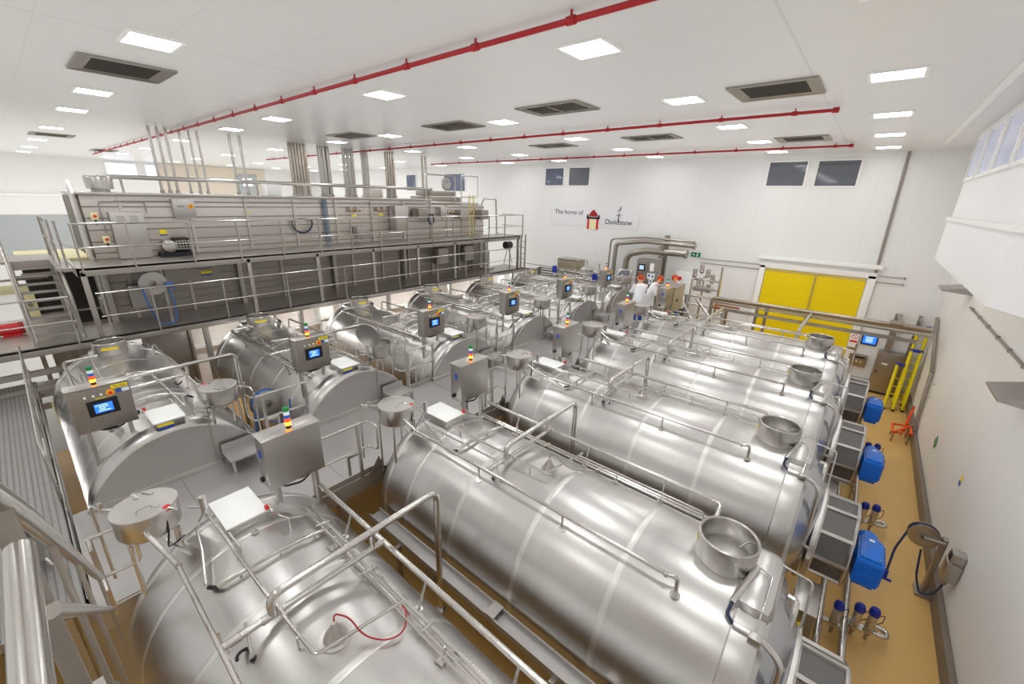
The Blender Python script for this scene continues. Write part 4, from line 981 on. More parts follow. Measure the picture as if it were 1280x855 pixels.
single('waste_bin', 'bin', (-6.8, -.66, 0), 'open square steel bin on the ribbed deck behind the near stair rail', None, part('body', bn, 'cab', smooth=0), part('leg', bl, 'pipe'),
       part('liner', MB().box((-6.8, -.66, .36), (.34, .20, .02)), 'black'))

# ================================================================== GANTRY AND THE LONG MACHINE
GX0, GX1, Y0, Y1 = -15.0, -13.5, .85, 16.7
ud = MB().box((-14.25, (Y0+Y1)/2, 2.52), (1.5, Y1-Y0, .05)).box((-14.25, Y0-.9, 2.52), (.01, .01, .01))
uf = MB().box((GX1-.03, (Y0+Y1)/2, 2.46), (.06, Y1-Y0, .20), bev=.008).box((-14.25, Y0+.03, 2.46), (1.5, .06, .20), bev=.008).box((-14.25, Y1-.03, 2.46), (1.5, .06, .20), bev=.008)
for q in range(8): uf.box((-14.25, 2.9+1.9*q, 2.44), (1.4, .06, .12))
ldk = MB().box((-14.25, 7.0, .88), (1.5, 20.5, .05))
lfa = MB().box((GX1-.03, 7.0, .81), (.06, 20.5, .19), bev=.008).box((-14.95, 7.0, .78), (.06, 20.5, .16))
ucol = [part('column', MB().box((GX1-.05, y, 1.66), (.10, .10, 1.62), bev=.008), 'gantry') for y in (.95, 4.35, 6.35, 8.38, 10.36, 12.3, 14.2, 16.6)]
flc = MB()
for y in (-2.5, 3.0, 5.6, 8.9, 12.0, 16.2):
    flc.box((GX1-.08, y, -.68), (.13, .13, 2.9), bev=.01); 
bk = MB()
for y in (1.4, 4.5, 7.6, 10.7, 13.8): bk.box((-14.9, y, 1.66), (.12, .12, 1.62), bev=.01)
single('gantry', 'gantry', (-14.2, 8, ZF), 'two-level steel access gantry along the front of the long machine', None,
       part('upper_deck', ud, 'gantry'), part('upper_fascia', uf, 'gantry'), part('lower_deck', ldk, 'gantry'), part('lower_fascia', lfa, 'gantry'), *ucol,
       part('lower_column', flc, 'gantry'), part('rear_column', bk, 'gantry'))
def railing(name, ys, x, z, h, lab, ends=(), postlist=None, g=None):
    R = MB().tube([(x, ys[0], z+h), (x, ys[1], z+h)], .022, 8).tube([(x, ys[0], z+h*.5), (x, ys[1], z+h*.5)], .017, 8)
    for pts in ends: R.tube([(a, b, z+h) for a, b in pts], .022, 8, bend=.06).tube([(a, b, z+h*.5) for a, b in pts], .017, 8, bend=.06)
    P = [part('post', MB().box((x, y, z+h*.48), (.045, .035, h*1.04)), 'gantry') for y in postlist]
    return single(name, 'railing', (x, ys[0], z), lab, g, part('rail', R, 'pipe'), *P)
railing('guard_rail', (.95, 16.9), GX1+.01, 2.47, 1.05, 'long guard rail along the edge of the upper gantry deck', [[(GX1+.01, 16.85), (-14.9, 16.85)]],
        [.97, 1.9, 3.1, 4.2, 5.35, 6.5, 7.6, 8.7, 9.9, 11.1, 12.2, 13.3, 14.4, 15.5, 16.85], 'gantry guard rails')
railing('guard_rail', (-2.6, .6), GX1+.01, .86, 1.1, 'guard rail of the lower gantry deck in front of the left stairs', [], [-2.5, -1.0, .55], 'gantry guard rails')
railing('guard_rail', (1.05, 16.0), GX1+.01, .86, 1.1, 'long guard rail along the edge of the lower gantry deck', [[(GX1+.01, 16.0), (-13.8, 16.6), (-13.8, 17.3)]],
        [1.15, 2.05, 3.6, 5.3, 7.2, 9.4, 11.3, 12.9, 14.4, 15.9], 'gantry guard rails')
# casing
CX, CY0, CY1, CT = -15.0, 1.38, 15.6, 4.12
up_ = MB().box((-16.5, (CY0+12.2)/2, (2.55+CT)/2), (3.0, 12.2-CY0, CT-2.55), bev=.02).box((-16.5, (12.2+CY1)/2, 3.25), (3.0, CY1-12.2, 1.4), bev=.02)
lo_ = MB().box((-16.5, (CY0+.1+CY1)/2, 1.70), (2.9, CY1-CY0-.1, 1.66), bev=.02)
tp = MB().box((-16.4, (CY0+12.2)/2, CT+.03), (3.1, 12.2-CY0+.1, .06), bev=.015)
hz = MB(); vt = MB()
for z in (2.70, 2.98, 3.27, 3.56, 3.84): hz.box((CX+.015, (CY0+CY1)/2, z) if z < 3.9 else (CX+.015, 6.8, z), (.035, CY1-CY0, .028))
for q in range(8): vt.box((CX+.03, 2.1+1.45*q, 3.33), (.07, .06, 1.5))
for q in range(3): vt.box((CX+.03, 13.2+.9*q, 3.25), (.06, .06, 1.35))
hl = MB(); vl = MB()
for q in range(7): hl.box((CX-.03, (CY0+CY1)/2, 1.08+.21*q), (.03, CY1-CY0-.2, .022))
for q in range(11): vl.box((CX-.02, 1.9+1.3*q, 1.70), (.06, .07, 1.6))
ndf = MB().box((-16.5, CY0-.02, 3.33), (2.7, .04, 1.4)); ndw = MB()
for q in range(5): ndw.box((-15.4-.55*q, CY0-.05, 3.33), (.06, .05, 1.5))
ndl = MB().prism([(-15.0, 2.55), (-15.0, 4.15), (-15.35, 4.45), (-15.7, 4.15), (-15.7, 2.55)], CY0-.10, CY0-.05, 'y')
nlo = MB().box((-15.6, CY0-.03, 1.7), (.9, .06, 1.5), bev=.01).box((-15.9, CY0-.08, 1.2), (.5, .05, .5), bev=.01)
tubes = MB().tube([(CX+.06, 2.0, 3.98), (CX+.06, 12.0, 3.98)], .02, 6).tube([(CX+.05, 1.7, 3.2), (CX+.05, 1.7, 3.96), (CX+.05, 2.6, 3.96), (CX+.05, 2.6, 3.7)], .018, 6, bend=.08)
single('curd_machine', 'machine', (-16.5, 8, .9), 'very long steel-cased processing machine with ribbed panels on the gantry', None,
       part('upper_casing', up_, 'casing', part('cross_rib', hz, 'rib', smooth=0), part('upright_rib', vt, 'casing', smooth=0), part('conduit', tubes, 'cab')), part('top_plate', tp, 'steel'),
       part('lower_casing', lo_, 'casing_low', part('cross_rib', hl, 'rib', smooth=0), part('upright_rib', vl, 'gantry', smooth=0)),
       part('end_frame', ndf, 'cab_dark', part('upright_rib', ndw, 'steel', smooth=0), part('gable_plate', ndl, 'steel', smooth=0), part('lower_end_plate', nlo, 'cab')))
def cbx(name, cat, c, d, lab, g, m='cab', *extra):
    b = MB().box(c, d, bev=.015)
    return single(name, cat, (c[0], c[1], c[2]-d[2]/2), lab, g, part('case', b, m), *extra)
F = CX+.03
lv = MB()
for q in range(4):
    lv.box((F+.36, 2.0, 3.62-.045*q), (.01, .16, .014)).box((F+.36, 2.26, 3.62-.045*q), (.01, .16, .014))
cbx('louvred_cabinet', 'cabinet', (F+.17, 2.13, 3.14), (.34, .66, 1.16), 'tall louvred steel cabinet at the near end of the upper gantry', None, 'steel', part('louvre', lv, 'cab_dark', smooth=0), part('foot', MB().box((F+.17, 2.13, 2.55), (.3, .6, .05)), 'dark'))
cbx('isolator_cabinet', 'electrical box', (F+.12, 3.40, 3.80), (.24, .50, .52), 'steel isolator box with yellow rotary switch high on the machine side', None, 'steel',
    part('rotary_switch', MB().cyl((F+.24, 3.55, 3.86), (F+.27, 3.55, 3.86), .06, 16), 'ocap', part('knob', MB().box((F+.28, 3.55, 3.86), (.02, .02, .06)), 'redbright')), part('text_plate', MB().box((F+.245, 3.32, 3.86), (.006, .16, .02)), 'ink'))
for q, (y, z, lab) in enumerate(((1.56, 3.62, 'small beige isolator with red handle on the machine corner, upper of two'), (1.66, 3.05, 'small beige isolator with red handle on the machine corner, lower of two'))):
    cbx('isolator_switch', 'electrical box', (F+.08, y, z), (.12, .14, .18), lab, 'corner isolators', 'cream', part('handle', MB().cyl((F+.14, y, z), (F+.18, y, z), .035, 12), 'redbright'), part('gland', MB().cyl((F+.08, y, z-.09), (F+.08, y, z-.22), .02, 8), 'ink'))
fm = MB().cyl((F+.0, 2.86, 2.83), (F+.34, 2.86, 2.83), .16, 20); fg = MB()
for a in range(5): fg.tube([(F+.36, 3.02+.07*a, 2.72), (F+.36, 3.02+.07*a, 2.98)], .01, 6)
for a in range(4): fg.tube([(F+.36, 3.0, 2.74+.07*a), (F+.36, 3.32, 2.74+.07*a)], .01, 6)
single('fan_motor', 'motor', (F, 3, 2.6), 'round motor with square grille at the foot of the machine, near end', None, part('motor_barrel', fm, 'steel', part('end_cap', MB().ball((F+.34, 2.86, 2.83), .15, 14, (.3, 1, 1)), 'pipe')),
       part('grille_box', MB().box((F+.16, 3.16, 2.85), (.32, .36, .34), bev=.03), 'dark'), part('grille', fg, 'steel'), part('base', MB().box((F+.2, 3.0, 2.60), (.4, .75, .10)), 'black'))
single('hazard_label', 'sign', (F, 2.9, 3.1), 'small yellow and blue hazard labels on the machine above the round motor', None, part('label', MB().box((F+.012, 2.85, 3.17), (.01, .16, .14)), 'yellow', smooth=0), part('blue_strip', MB().box((F+.02, 2.85, 3.10), (.006, .16, .04)), 'labelblue', smooth=0))
single('hazard_label', 'sign', (F, 5.0, 3.6), 'tiny yellow triangle label on the middle of the upper machine casing', None, part('label', MB().prism([(4.95, 3.62), (5.10, 3.62), (5.02, 3.76)], F+.005, F+.014, 'x'), 'yellow', smooth=0))
# dark blue hose draped on hooks, and vertical hose bundle
hp = [(F+.08, 6.62+.33*math.cos(t)*(1 if math.sin(t) < 0 else 1.0), 3.36+(.34 if math.sin(t) < 0 else .10)*math.sin(t)) for t in [2*PI*q/28 for q in range(28)]]
hh = MB()
for o in (0, .03, .055): hh.tube([(x+o*.5, y+(y-6.62)*o, z+(z-3.36)*o) for x, y, z in hp], .016, 6, closed=True)
single('coiled_hose', 'hose', (F, 6.6, 3.0), 'dark blue hose coiled in a loop on the machine side', None, part('hose', hh, 'hosedark'), part('hook', MB().cyl((F-.02, 6.40, 3.46), (F+.14, 6.40, 3.46), .015, 8).cyl((F-.02, 6.84, 3.46), (F+.14, 6.84, 3.46), .015, 8), 'steel'))
hv = MB()
for q in range(4): hv.tube([(F+.05, 7.42+.05*q, 4.1), (F+.05, 7.44+.05*q, 2.6)], .015, 6)
single('hose_bundle', 'hose', (F, 7.5, 2.6), 'vertical bundle of blue-grey hoses down the machine casing', None, part('hose', hv, 'bundle'))
for q, (y, z, w, h, d, m, lab) in enumerate(((8.75, 2.98, .5, .36, .3, 'cab', 'low steel box on the upper machine casing left of the tall box'), (10.45, 3.42, .62, 1.0, .42, 'steel', 'tall pale steel box on the upper machine casing, right of centre'),
     (11.5, 3.62, .5, .36, .45, 'cab_dark', 'dark steel box projecting from the casing right of the tall box'), (12.75, 3.66, .36, .4, .3, 'steel', 'small pale box at upper right of the casing'),
     (13.9, 3.55, .55, .38, .4, 'cab', 'steel box near the far end of the casing, left of the yellow ladder'), (15.2, 3.52, .5, .42, .45, 'cab_dark', 'steel box on the far end of the casing beyond the yellow ladder'))):
    cbx('equipment_box', 'equipment box', (F+d/2, y, z), (d, w, h), lab, 'boxes on the casing', m, part('lid', MB().box((F+d+.006, y, z), (.012, w-.05, h-.05), bev=.004), m), part('gland', MB().cyl((F+d/2, y, z-h/2), (F+d/2, y, z-h/2-.15), .025, 8), 'cab_dark'))
for q, (y, z, lab) in enumerate(((8.6, 3.72, 'copper-coloured valve assembly on the casing left of the tall box'), (9.75, 3.74, 'copper-coloured valve assembly just beside the tall pale box'), (13.3, 3.62, 'copper-coloured valve assembly between the two far boxes'))):
    single('valve_assembly', 'valve', (F, y, z), lab, 'casing valves', part('manifold', MB().tube([(F+.10, y-.22, z), (F+.10, y+.22, z)], .04, 10).cyl((F-.02, y, z), (F+.1, y, z), .04, 10), 'copper'),
           part('valve_cap', MB().cyl((F+.1, y-.14, z-.02), (F+.1, y-.14, z+.13), .05, 12).cyl((F+.1, y+.1, z-.02), (F+.1, y+.1, z+.13), .05, 12), 'steel'), part('label', MB().box((F+.012, y, z-.18), (.01, .2, .06)), 'yellow', smooth=0))
single('small_reel', 'hose reel', (F+.2, 12.1, 3.3), 'small dark blue hose coil hanging beside the far boxes on the casing', None, part('hose', MB().tube([(F+.2, 12.1+.14*math.cos(t), 3.35+.2*math.sin(t)) for t in [2*PI*q/20 for q in range(20)]], .035, 8, closed=True), 'hosedark'), part('bracket', MB().box((F+.1, 12.1, 3.35), (.2, .06, .06)), 'steel'))
ly = MB(); lr = MB()
for y in (14.35, 14.62): ly.box((F+.25, y, 3.45), (.04, .04, 1.9))
for q in range(7): lr.cyl((F+.25, 14.35, 2.7+.26*q), (F+.25, 14.62, 2.7+.26*q), .014, 8)
single('fixed_ladder', 'ladder', (F, 14.5, 2.5), 'yellow fixed ladder up the far end of the machine casing', None, part('stile', ly, 'paleyellow'), part('rung', lr, 'paleyellow'))
# top pipe, hoods, header stubs, roof columns
single('top_pipe', 'pipe', (-16.0, 6, 4.2), 'long pale pipe running along the top of the machine', None, part('pipe', MB().tube([(-16.0, 1.95, 4.58), (-16.0, 13.2, 4.60)], .06, 12), 'steel'),
       *[part('support', MB().box((-16.0, y, 4.36), (.05, .05, .42)), 'gantry') for y in (2.4, 4.2, 5.8, 7.4, 9.2, 11.0, 12.8)])
def hood(y, lab, w=.27, h=.34, m='steel', sq=False):
    if sq: b = MB().box((-15.8, y, CT+.06+h/2), (.5, w*2, h), bev=.02)
    else: b = MB().lathe((-15.8, y, 0), [(.15, CT+.05), (.16, CT+.12), (w, CT+.14), (w+.02, CT+.14+h-.06), (w, CT+.12+h), (0, CT+.12+h)], 'z', 28)
    single('vent_hood', 'vent hood', (-15.8, y, CT+.06), lab, 'hoods on the machine roof', part('hood', b, m), part('collar', MB().cyl((-15.8, y, CT+.05), (-15.8, y, CT+.13), .19, 20), 'cab'))
hood(1.92, 'round steel vent hood on the near end of the machine roof')
hood(6.15, 'boxy pale vent hood on the machine roof left of the pipe columns', .24, .36, 'white', True)
hood(10.0, 'boxy steel vent hood on the machine roof just before the tall central pipe column', .3, .36, 'casing', True)
def columns(pts, r, z0, lab, m, cat='pipe'):
    P = [part('pipe', MB().cyl((x, y, z0), (x, y, ZC-.02), r, 12), m) for x, y in pts]
    P.append(part('collar', sum_mb([MB().cyl((x, y, z0+.02), (x, y, z0+.10), r*1.5, 12) for x, y in pts]), 'cab'))
    single('riser_pipe', cat, (pts[0][0], pts[0][1], z0), lab, 'risers from the machine roof to the ceiling', *P)
def sum_mb(l):
    m = MB()
    for a in l: m.add(a.v, a.f)
    return m
columns([(-17.2, 3.5), (-17.2, 3.7), (-17.2, 3.9)], .042, CT+.05, 'three slim riser pipes at the near end of the machine roof', 'steel')
columns([(-17.2, 4.25), (-17.2, 4.50), (-17.2, 4.72)], .036, CT+.05, 'three slim riser pipes, second group along the machine roof', 'steel')
columns([(-17.2, 5.62), (-17.2, 5.92)], .045, CT+.05, 'two slim riser pipes left of the boxy white hood', 'steel')
columns([(-17.4, 7.62+.115*q) for q in range(6)], .06, CT+.05, 'broad bank of six lagged ducts rising from the machine roof', 'duct')
columns([(-17.4, 8.75), (-17.4, 8.93), (-17.4, 9.09)], .075, CT+.05, 'three lagged ducts right of the broad bank', 'cab')
columns([(-17.4, 9.78), (-17.4, 9.96), (-17.4, 10.14)], .075, CT+.05, 'three lagged ducts left of the last grey duct', 'cab')
columns([(-17.6, 10.85)], .16, CT+.05, 'single thick grey duct left of the tall central pipe column', 'cab')
columns([(-17.0, 11.52+.125*q) for q in range(4)], .058, CT+.05, 'tight column of four bright riser pipes at the centre of the machine roof', 'duct')
columns([(-17.2, 13.66), (-17.2, 13.86)], .055, CT+.05, 'two bright riser pipes near the far end of the machine roof', 'duct')
# roof equipment at the far end
rq = MB().box((-16.2, 13.6, 4.12), (1.4, 1.9, .34), bev=.03).box((-16.2, 13.6, 4.42), (1.1, 1.5, .22), bev=.03)
rr_ = MB().tube([(-15.4, 12.4, 4.1), (-15.4, 12.4, 5.2), (-15.4, 14.1, 5.2), (-15.4, 14.1, 4.1)], .025, 8, bend=.05).tube([(-15.4, 14.5, 4.0), (-15.4, 14.5, 5.25), (-15.4, 15.6, 5.25), (-15.4, 15.6, 4.3), (-15.4, 14.5, 4.3)], .025, 8, bend=.05)
single('roof_unit', 'machine', (-16.2, 13.6, 3.95), 'low steel drive unit with hoop rails on the far end of the machine roof', None, part('body', rq, 'cab_dark'), part('hoop_rail', rr_, 'steel'),
       part('fan_disc', MB().lathe((-15.9, 13.95, 4.86), [(.26, 0), (.26, .08), (.20, .10), (.08, .04), (0, .06)], 'x', 24), 'steel'), part('pipe', MB().tube([(-15.3, 12.0, 4.05), (-15.3, 15.5, 4.0)], .05, 8), 'steel'))
single('bent_pipe', 'pipe', (-15.2, 16.0, 2.5), 'tall inverted U pipe at the far end of the upper gantry', None, part('pipe', MB().tube([(-15.1, 15.5, 3.9), (-15.1, 15.75, 4.25), (-15.0, 16.5, 4.25), (-15.0, 16.6, 2.5)], .045, 10, bend=.1), 'steel'))
# left stairs between the decks
strn = MB()
for y in (-.10, .66): strn.add(*(lambda t: (t.v, t.f))(MB().prism([(-15.9, 2.52), (-15.9, 2.34), (-13.95, .86), (-13.7, .86), (-13.7, .98), (-15.75, 2.52)], y-.03, y+.03, 'y')))
trs = [part('tread', MB().box((-15.72+.215*q, .28, 2.36-.163*q), (.20, .70, .035)), 'gantry') for q in range(9)]
hrs = MB()
for y in (-.12, .68):
    hrs.tube([(-17.0, y, 3.55), (-15.85, y, 3.55), (-13.75, y, 1.95), (-13.75, y, .9)], .022, 8, bend=.08).tube([(-17.0, y, 3.05), (-15.85, y, 3.05), (-13.75, y, 1.45)], .018, 8, bend=.06)
    for x, z in ((-15.85, 2.5), (-14.8, 1.7), (-17.0, 2.5)): hrs.tube([(x, y, z), (x, y, z+1.05)], .022, 8)
single('gantry_stair', 'stairs', (-14.8, .3, .9), 'steel open-tread stairs linking the two gantry decks at the far left', None, part('stringer', strn, 'gantry', smooth=0), *trs, part('hand_rail', hrs, 'gantry'),
       part('landing', MB().box((-16.6, .28, 2.50), (1.5, 1.0, .06)).box((-15.9, .28, 2.44), (.06, .86, .16)), 'gantry'), part('landing_post', MB().box((-17.2, -.1, .2), (.10, .10, 4.6)).box((-17.2, .66, .2), (.10, .10, 4.6)), 'gantry'))
single('hand_rail', 'railing', (-15.2, .7, 2.5), 'short linking rail between the left stairs and the upper gantry deck', None,
       part('rail', MB().tube([(-15.85, .70, 3.55), (-14.6, .72, 3.58), (-13.5, .95, 3.52)], .022, 8, bend=.2).tube([(-15.85, .70, 3.05), (-14.6, .72, 3.06), (-13.5, .95, 3.0)], .018, 8, bend=.2), 'pipe'),
       part('post', MB().tube([(-14.9, .71, 2.5), (-14.9, .71, 3.57)], .022, 6).tube([(-14.2, .78, 2.5), (-14.2, .78, 3.56)], .022, 6), 'gantry'), part('deck_plate', MB().box((-14.8, .76, 2.50), (1.9, .34, .06)), 'gantry'))
# hose reel on the lower gantry, column head boxes
D, Hb, Hs = MB(), MB(), MB(); rc = (-13.75, 2.16, 2.02); reel(D, Hb, Hs, rc, 'x', .29, .10)
single('gantry_hose_reel', 'hose reel', (-13.75, 2.16, .9), 'pale disc-shaped hose reel with blue hose on the lower gantry', None, part('drum', D, 'steel', part('hub', Hb, 'cab_dark')), part('coil', Hs, 'hose'),
       part('bracket', MB().box((-13.9, 2.40, 1.6), (.06, .06, 1.45)).box((-13.85, 2.28, 2.02), (.06, .3, .06)), 'gantry'), part('hose', MB().tube([(-13.68, 1.92, 1.95), (-13.65, 1.95, 1.5), (-13.7, 2.1, .95), (-13.7, 2.45, .93), (-13.65, 2.5, 1.5), (-13.66, 2.42, 1.9)], .018, 8, bend=.15), 'hose'),
       part('spray_gun', MB().box((-13.6, 2.46, 1.98), (.06, .16, .10), bev=.02).box((-13.6, 2.52, 1.90), (.05, .05, .14), bev=.01), 'hose'))
single('valve_station', 'electrical box', (-14.8, 3.3, 2.1), 'dark panel with oval tube ring and yellow label behind the lower gantry', None, part('panel', MB().box((-14.93, 3.3, 2.12), (.08, 1.3, .62)), 'casing_low'),
       part('tube_ring', MB().tube([(-14.85, 3.55+.32*math.cos(t), 2.2+.12*math.sin(t)) for t in [2*PI*q/20 for q in range(20)]], .022, 8, closed=True), 'steel'), part('valve', MB().ball((-14.84, 3.1, 2.2), .07, 10), 'copper'), part('label', MB().box((-14.87, 3.62, 1.98), (.02, .28, .10)), 'yellow', part('blue_strip', MB().box((-14.85, 3.62, 1.93), (.012, .28, .05)), 'labelblue', smooth=0), smooth=0))
cbx('equipment_box', 'equipment box', (-14.8, 2.0, 1.55), (.3, .45, .6), 'grey box behind the guard rail left of the pale hose reel', 'boxes on the casing', 'cab', part('lid', MB().box((-14.64, 2.0, 1.55), (.012, .4, .55)), 'cab'))
for y, lab in ((12.6, 'small box on the lower casing below the far guard rail'), (14.2, 'dark cabinet on the lower casing left of the far column')):
    cbx('equipment_box', 'equipment box', (-14.8, y, 1.75), (.35, .6, .7), lab, 'boxes on the casing', 'cab_dark', part('lid', MB().box((-14.61, y, 1.75), (.012, .55, .65)), 'cab'))
single('pale_panel', 'panel', (-14.6, 15.5, .9), 'tall pale steel panel standing at the far end of the lower gantry', None, part('panel', MB().box((-14.6, 15.2, 1.65), (.06, .6, 1.4), bev=.01), 'cab'), part('base_tray', MB().box((-14.4, 15.2, .98), (.5, .7, .06)), 'steel'))
# lit white enclosures under the lower deck
def whitebay(y0, y1, lab, lab2):
    ym = (y0+y1)/2
    single('white_enclosure', 'machine', (-15.3, ym, ZF), lab, 'white enclosures under the gantry', part('panel', MB().box((-15.6, ym, -.75), (.9, y1-y0, 2.8), bev=.02), 'whitem'), part('sill', MB().box((-15.05, ym, -.25), (.3, y1-y0, .06)), 'white'),
           part('pump_cover', MB().box((-14.9, y1-.75, .15), (.5, .55, .5), bev=.10), 'white'), part('cabinet', MB().box((-14.95, y1-.7, -.55), (.34, .4, .7), bev=.02), 'white'))
    single('strip_light', 'lamp', (-14.6, ym, .7), lab2, 'strip lights under the gantry', part('housing', MB().box((-14.0, ym, .695), (.14, y1-y0-.1, .05)), 'white'), part('tube', MB().box((-14.0, ym, .65), (.10, y1-y0-.2, .04), bev=.01), 'strip'))
whitebay(2.95, 5.35, 'white enclosure under the gantry behind the second left vat', 'lit strip light under the gantry left of the second left vat manway')
whitebay(5.45, 7.75, 'white enclosure under the gantry behind the third left vat', 'lit strip light under the gantry right of the second left vat manway')
whitebay(8.6, 12.5, 'long white enclosure under the gantry behind the fourth left vat', 'long lit strip light under the gantry right of the third left vat manway')
whitebay(13.4, 17.4, 'white enclosure under the far end of the gantry', 'lit strip light under the far end of the gantry')
single('grey_enclosure', 'panel', (-14.6, 2.3, ZF), 'blank grey steel panel under the gantry behind the nearest left vat', None, part('panel', MB().box((-14.6, 2.3, -.75), (.06, 1.0, 2.6), bev=.01), 'casing_low'), part('frame', MB().box((-14.55, 1.78, -.75), (.1, .06, 2.7)).box((-14.55, 2.82, -.75), (.1, .06, 2.7)), 'gantry'))
fb = MB().box((-14.0, -.6, -.2), (.9, 3.0, .10)).box((-13.5, -.6, -.45), (.10, 3.2, .12)).box((-13.5, -.6, .35), (.12, 3.2, .12)).box((-13.3, -.6, .05), (.10, 3.2, .08))
single('cross_beams', 'beam', (-13.6, -.6, ZF), 'stacked steel cross beams under the left end of the lower gantry', None, part('beam', fb, 'gantry'), part('leg', MB().box((-13.6, -1.9, -1.2), (.12, .12, 1.9)).box((-13.6, .7, -1.2), (.12, .12, 1.9)), 'gantry'))
single('red_motor', 'motor', (-15.5, -.15, .9), 'bright red motor beside the foot of the left stairs', None, part('barrel', MB().cyl((-15.2, -.62, 1.05), (-15.2, -.28, 1.05), .13, 20), 'redbright'), part('fan_cowl', MB().cyl((-15.2, -.28, 1.05), (-15.2, -.20, 1.05), .14, 20), 'red'), part('base', MB().box((-15.2, -.42, .91), (.22, .3, .06)), 'redbright'))
single('pump_skid', 'pump', (-16.0, -1.1, .9), 'grey pump skid at the left picture edge beside the red motor', None, part('tank', MB().lathe((-15.7, -1.0, .95), [(0, 0), (.2, 0), (.22, .5), (.16, .7), (.06, .8)], 'z', 20), 'white'), part('pump', MB().cyl((-15.4, -1.3, 1.05), (-15.4, -.9, 1.05), .12, 16), 'steel'), part('frame', MB().box((-15.6, -1.1, .93), (.9, .9, .06)).box((-16.0, -1.1, 1.4), (.06, .9, 1.0)), 'gantry'))
single('lower_platform', 'platform', (-16.2, -1, 0), 'steel floor beside the left stairs carrying the red motor', None, part('plate', MB().box((-16.0, -1.2, .86), (2.0, 3.6, .06)), 'gantry'), part('leg', MB().box((-15.2, -2.8, -.65), (.1, .1, 3.0)).box((-16.8, -2.8, -.65), (.1, .1, 3.0)).box((-16.8, .4, -.65), (.1, .1, 3.0)), 'gantry'))
single('switch_bank', 'electrical box', (-17.0, -.3, 1.9), 'cream row of switches on the pipe behind the left stairs', None, part('case', MB().box((-16.6, -.2, 1.75), (.1, .55, .22), bev=.02), 'cream'), part('bar', MB().tube([(-16.7, -3.5, 1.95), (-16.7, .5, 1.98)], .03, 8), 'cab_dark'))
dkm = MB().box((-19.5, .95, 1.25), (2.6, 1.7, 1.9), bev=.02)
single('dark_machine', 'machine', (-19.5, .9, ZF), 'dark open-sided machine with cream roof seen through the left stairs', None, part('body', dkm, 'dark'), part('roof', MB().box((-19.4, .95, 2.24), (2.9, 1.8, .12), bev=.03), 'cream'), part('base', MB().box((-19.5, .95, -.9), (2.6, 1.7, 2.4)), 'cab_dark'),
       part('shelf', MB().box((-18.2, .95, 1.9), (.06, 1.8, .06)).box((-18.2, .95, .7), (.06, 1.8, .06)), 'steel'))
single('cream_panel', 'panel', (-18.3, -.2, .3), 'cream equipment panel behind the bottom treads of the left stairs', None, part('panel', MB().box((-18.2, .02, .75), (.2, .28, 1.3), bev=.02), 'cream'), part('dial', MB().cyl((-18.1, .02, 1.05), (-18.07, .02, 1.05), .06, 14), 'cab'))
for q, y in enumerate((-.05, .32)):
    single('cheese_block_box', 'box', (-12.9, y, -1.6), ['pale yellow crate below the gantry, left of two', 'pale yellow crate below the gantry, right of two'][q], 'pale crates', part('body', MB().box((-13.0, y, -.55), (.45, .28, .5), bev=.02), 'cream'), part('lid', MB().box((-13.0, y, -.28), (.47, .30, .04), bev=.01), 'cream'), part('stand', MB().box((-13.0, y, -1.48), (.3, .2, 1.34)), 'dark'))
# reel on the walkway rail between first and second left vats
D, Hb, Hs = MB(), MB(), MB(); rc = (-8.25, 2.53, .43); reel(D, Hb, Hs, rc, 'x', .27, .14)
single('deck_hose_reel', 'hose reel', (-8.25, 2.53, 0), 'steel hose reel with bright blue hose between the two nearest left vats', None, part('drum', D, 'steel', part('hub', Hb, 'cab_dark')), part('coil', Hs, 'hose'),
       part('stand', MB().box((-8.25, 2.75, -.6), (.06, .06, 2.3)).box((-8.25, 2.53, .43), (.05, .5, .05)).box((-8.25, 2.75, -1.74), (.5, .5, .04)), 'gantry'),
       part('hose', MB().tube([(-8.12, 2.28, .40), (-8.1, 2.22, -.05), (-8.0, 2.20, -.25), (-8.0, 2.3, -.3)], .02, 8, bend=.1).tube([(-8.1, 2.36, .22), (-8.05, 2.6, .02), (-8.05, 2.85, .12), (-8.1, 2.9, .42)], .018, 8, bend=.14), 'hose'),
       part('nozzle', MB().box((-8.0, 2.24, -.30), (.06, .06, .16), bev=.015), 'bluedark'))

# ================================================================== BACK OF THE HALL
# lagged pipes dropping from the back wall
def lag(pts, r, lab, bend=.2):
    single('lagged_pipe', 'pipe', pts[0], lab, 'lagged pipes on the back wall', part('pipe', MB().tube(pts, r, 14, bend=bend), 'duct'), part('end_flange', MB().cyl(Vector(pts[-1])-Vector((.06, 0, 0)), Vector(pts[-1])+Vector((.04, 0, 0)), r*1.35, 16), 'duct'))
lag([(-9.75, 19.1, .0), (-9.72, 19.1, 2.55), (-8.05, 19.1, 2.74), (-5.8, 19.1, 2.72)], .045, 'thin outer lagged pipe, topmost of the arched set on the back wall')
lag([(-9.45, 19.1, .0), (-9.42, 19.1, 2.35), (-8.05, 19.1, 2.57), (-5.75, 19.1, 2.54)], .10, 'middle lagged pipe of the arched set on the back wall')
lag([(-8.75, 18.9, .0), (-8.72, 18.9, 1.9), (-7.9, 18.9, 2.18), (-6.0, 18.9, 2.2)], .15, 'thickest inner lagged pipe of the arched set on the back wall', .35)
single('pipe_bracket', 'bracket', (-7.2, 19.2, .2), 'upright steel bracket carrying the lagged pipes on the back wall', None, part('upright', MB().box((-7.05, 19.3, 1.5), (.18, .16, 2.8)), 'cab_dark'), part('arm', MB().box((-7.05, 19.0, 2.42), (.12, .7, .08)).box((-7.05, 19.0, 1.98), (.12, .7, .08)), 'cab_dark'))
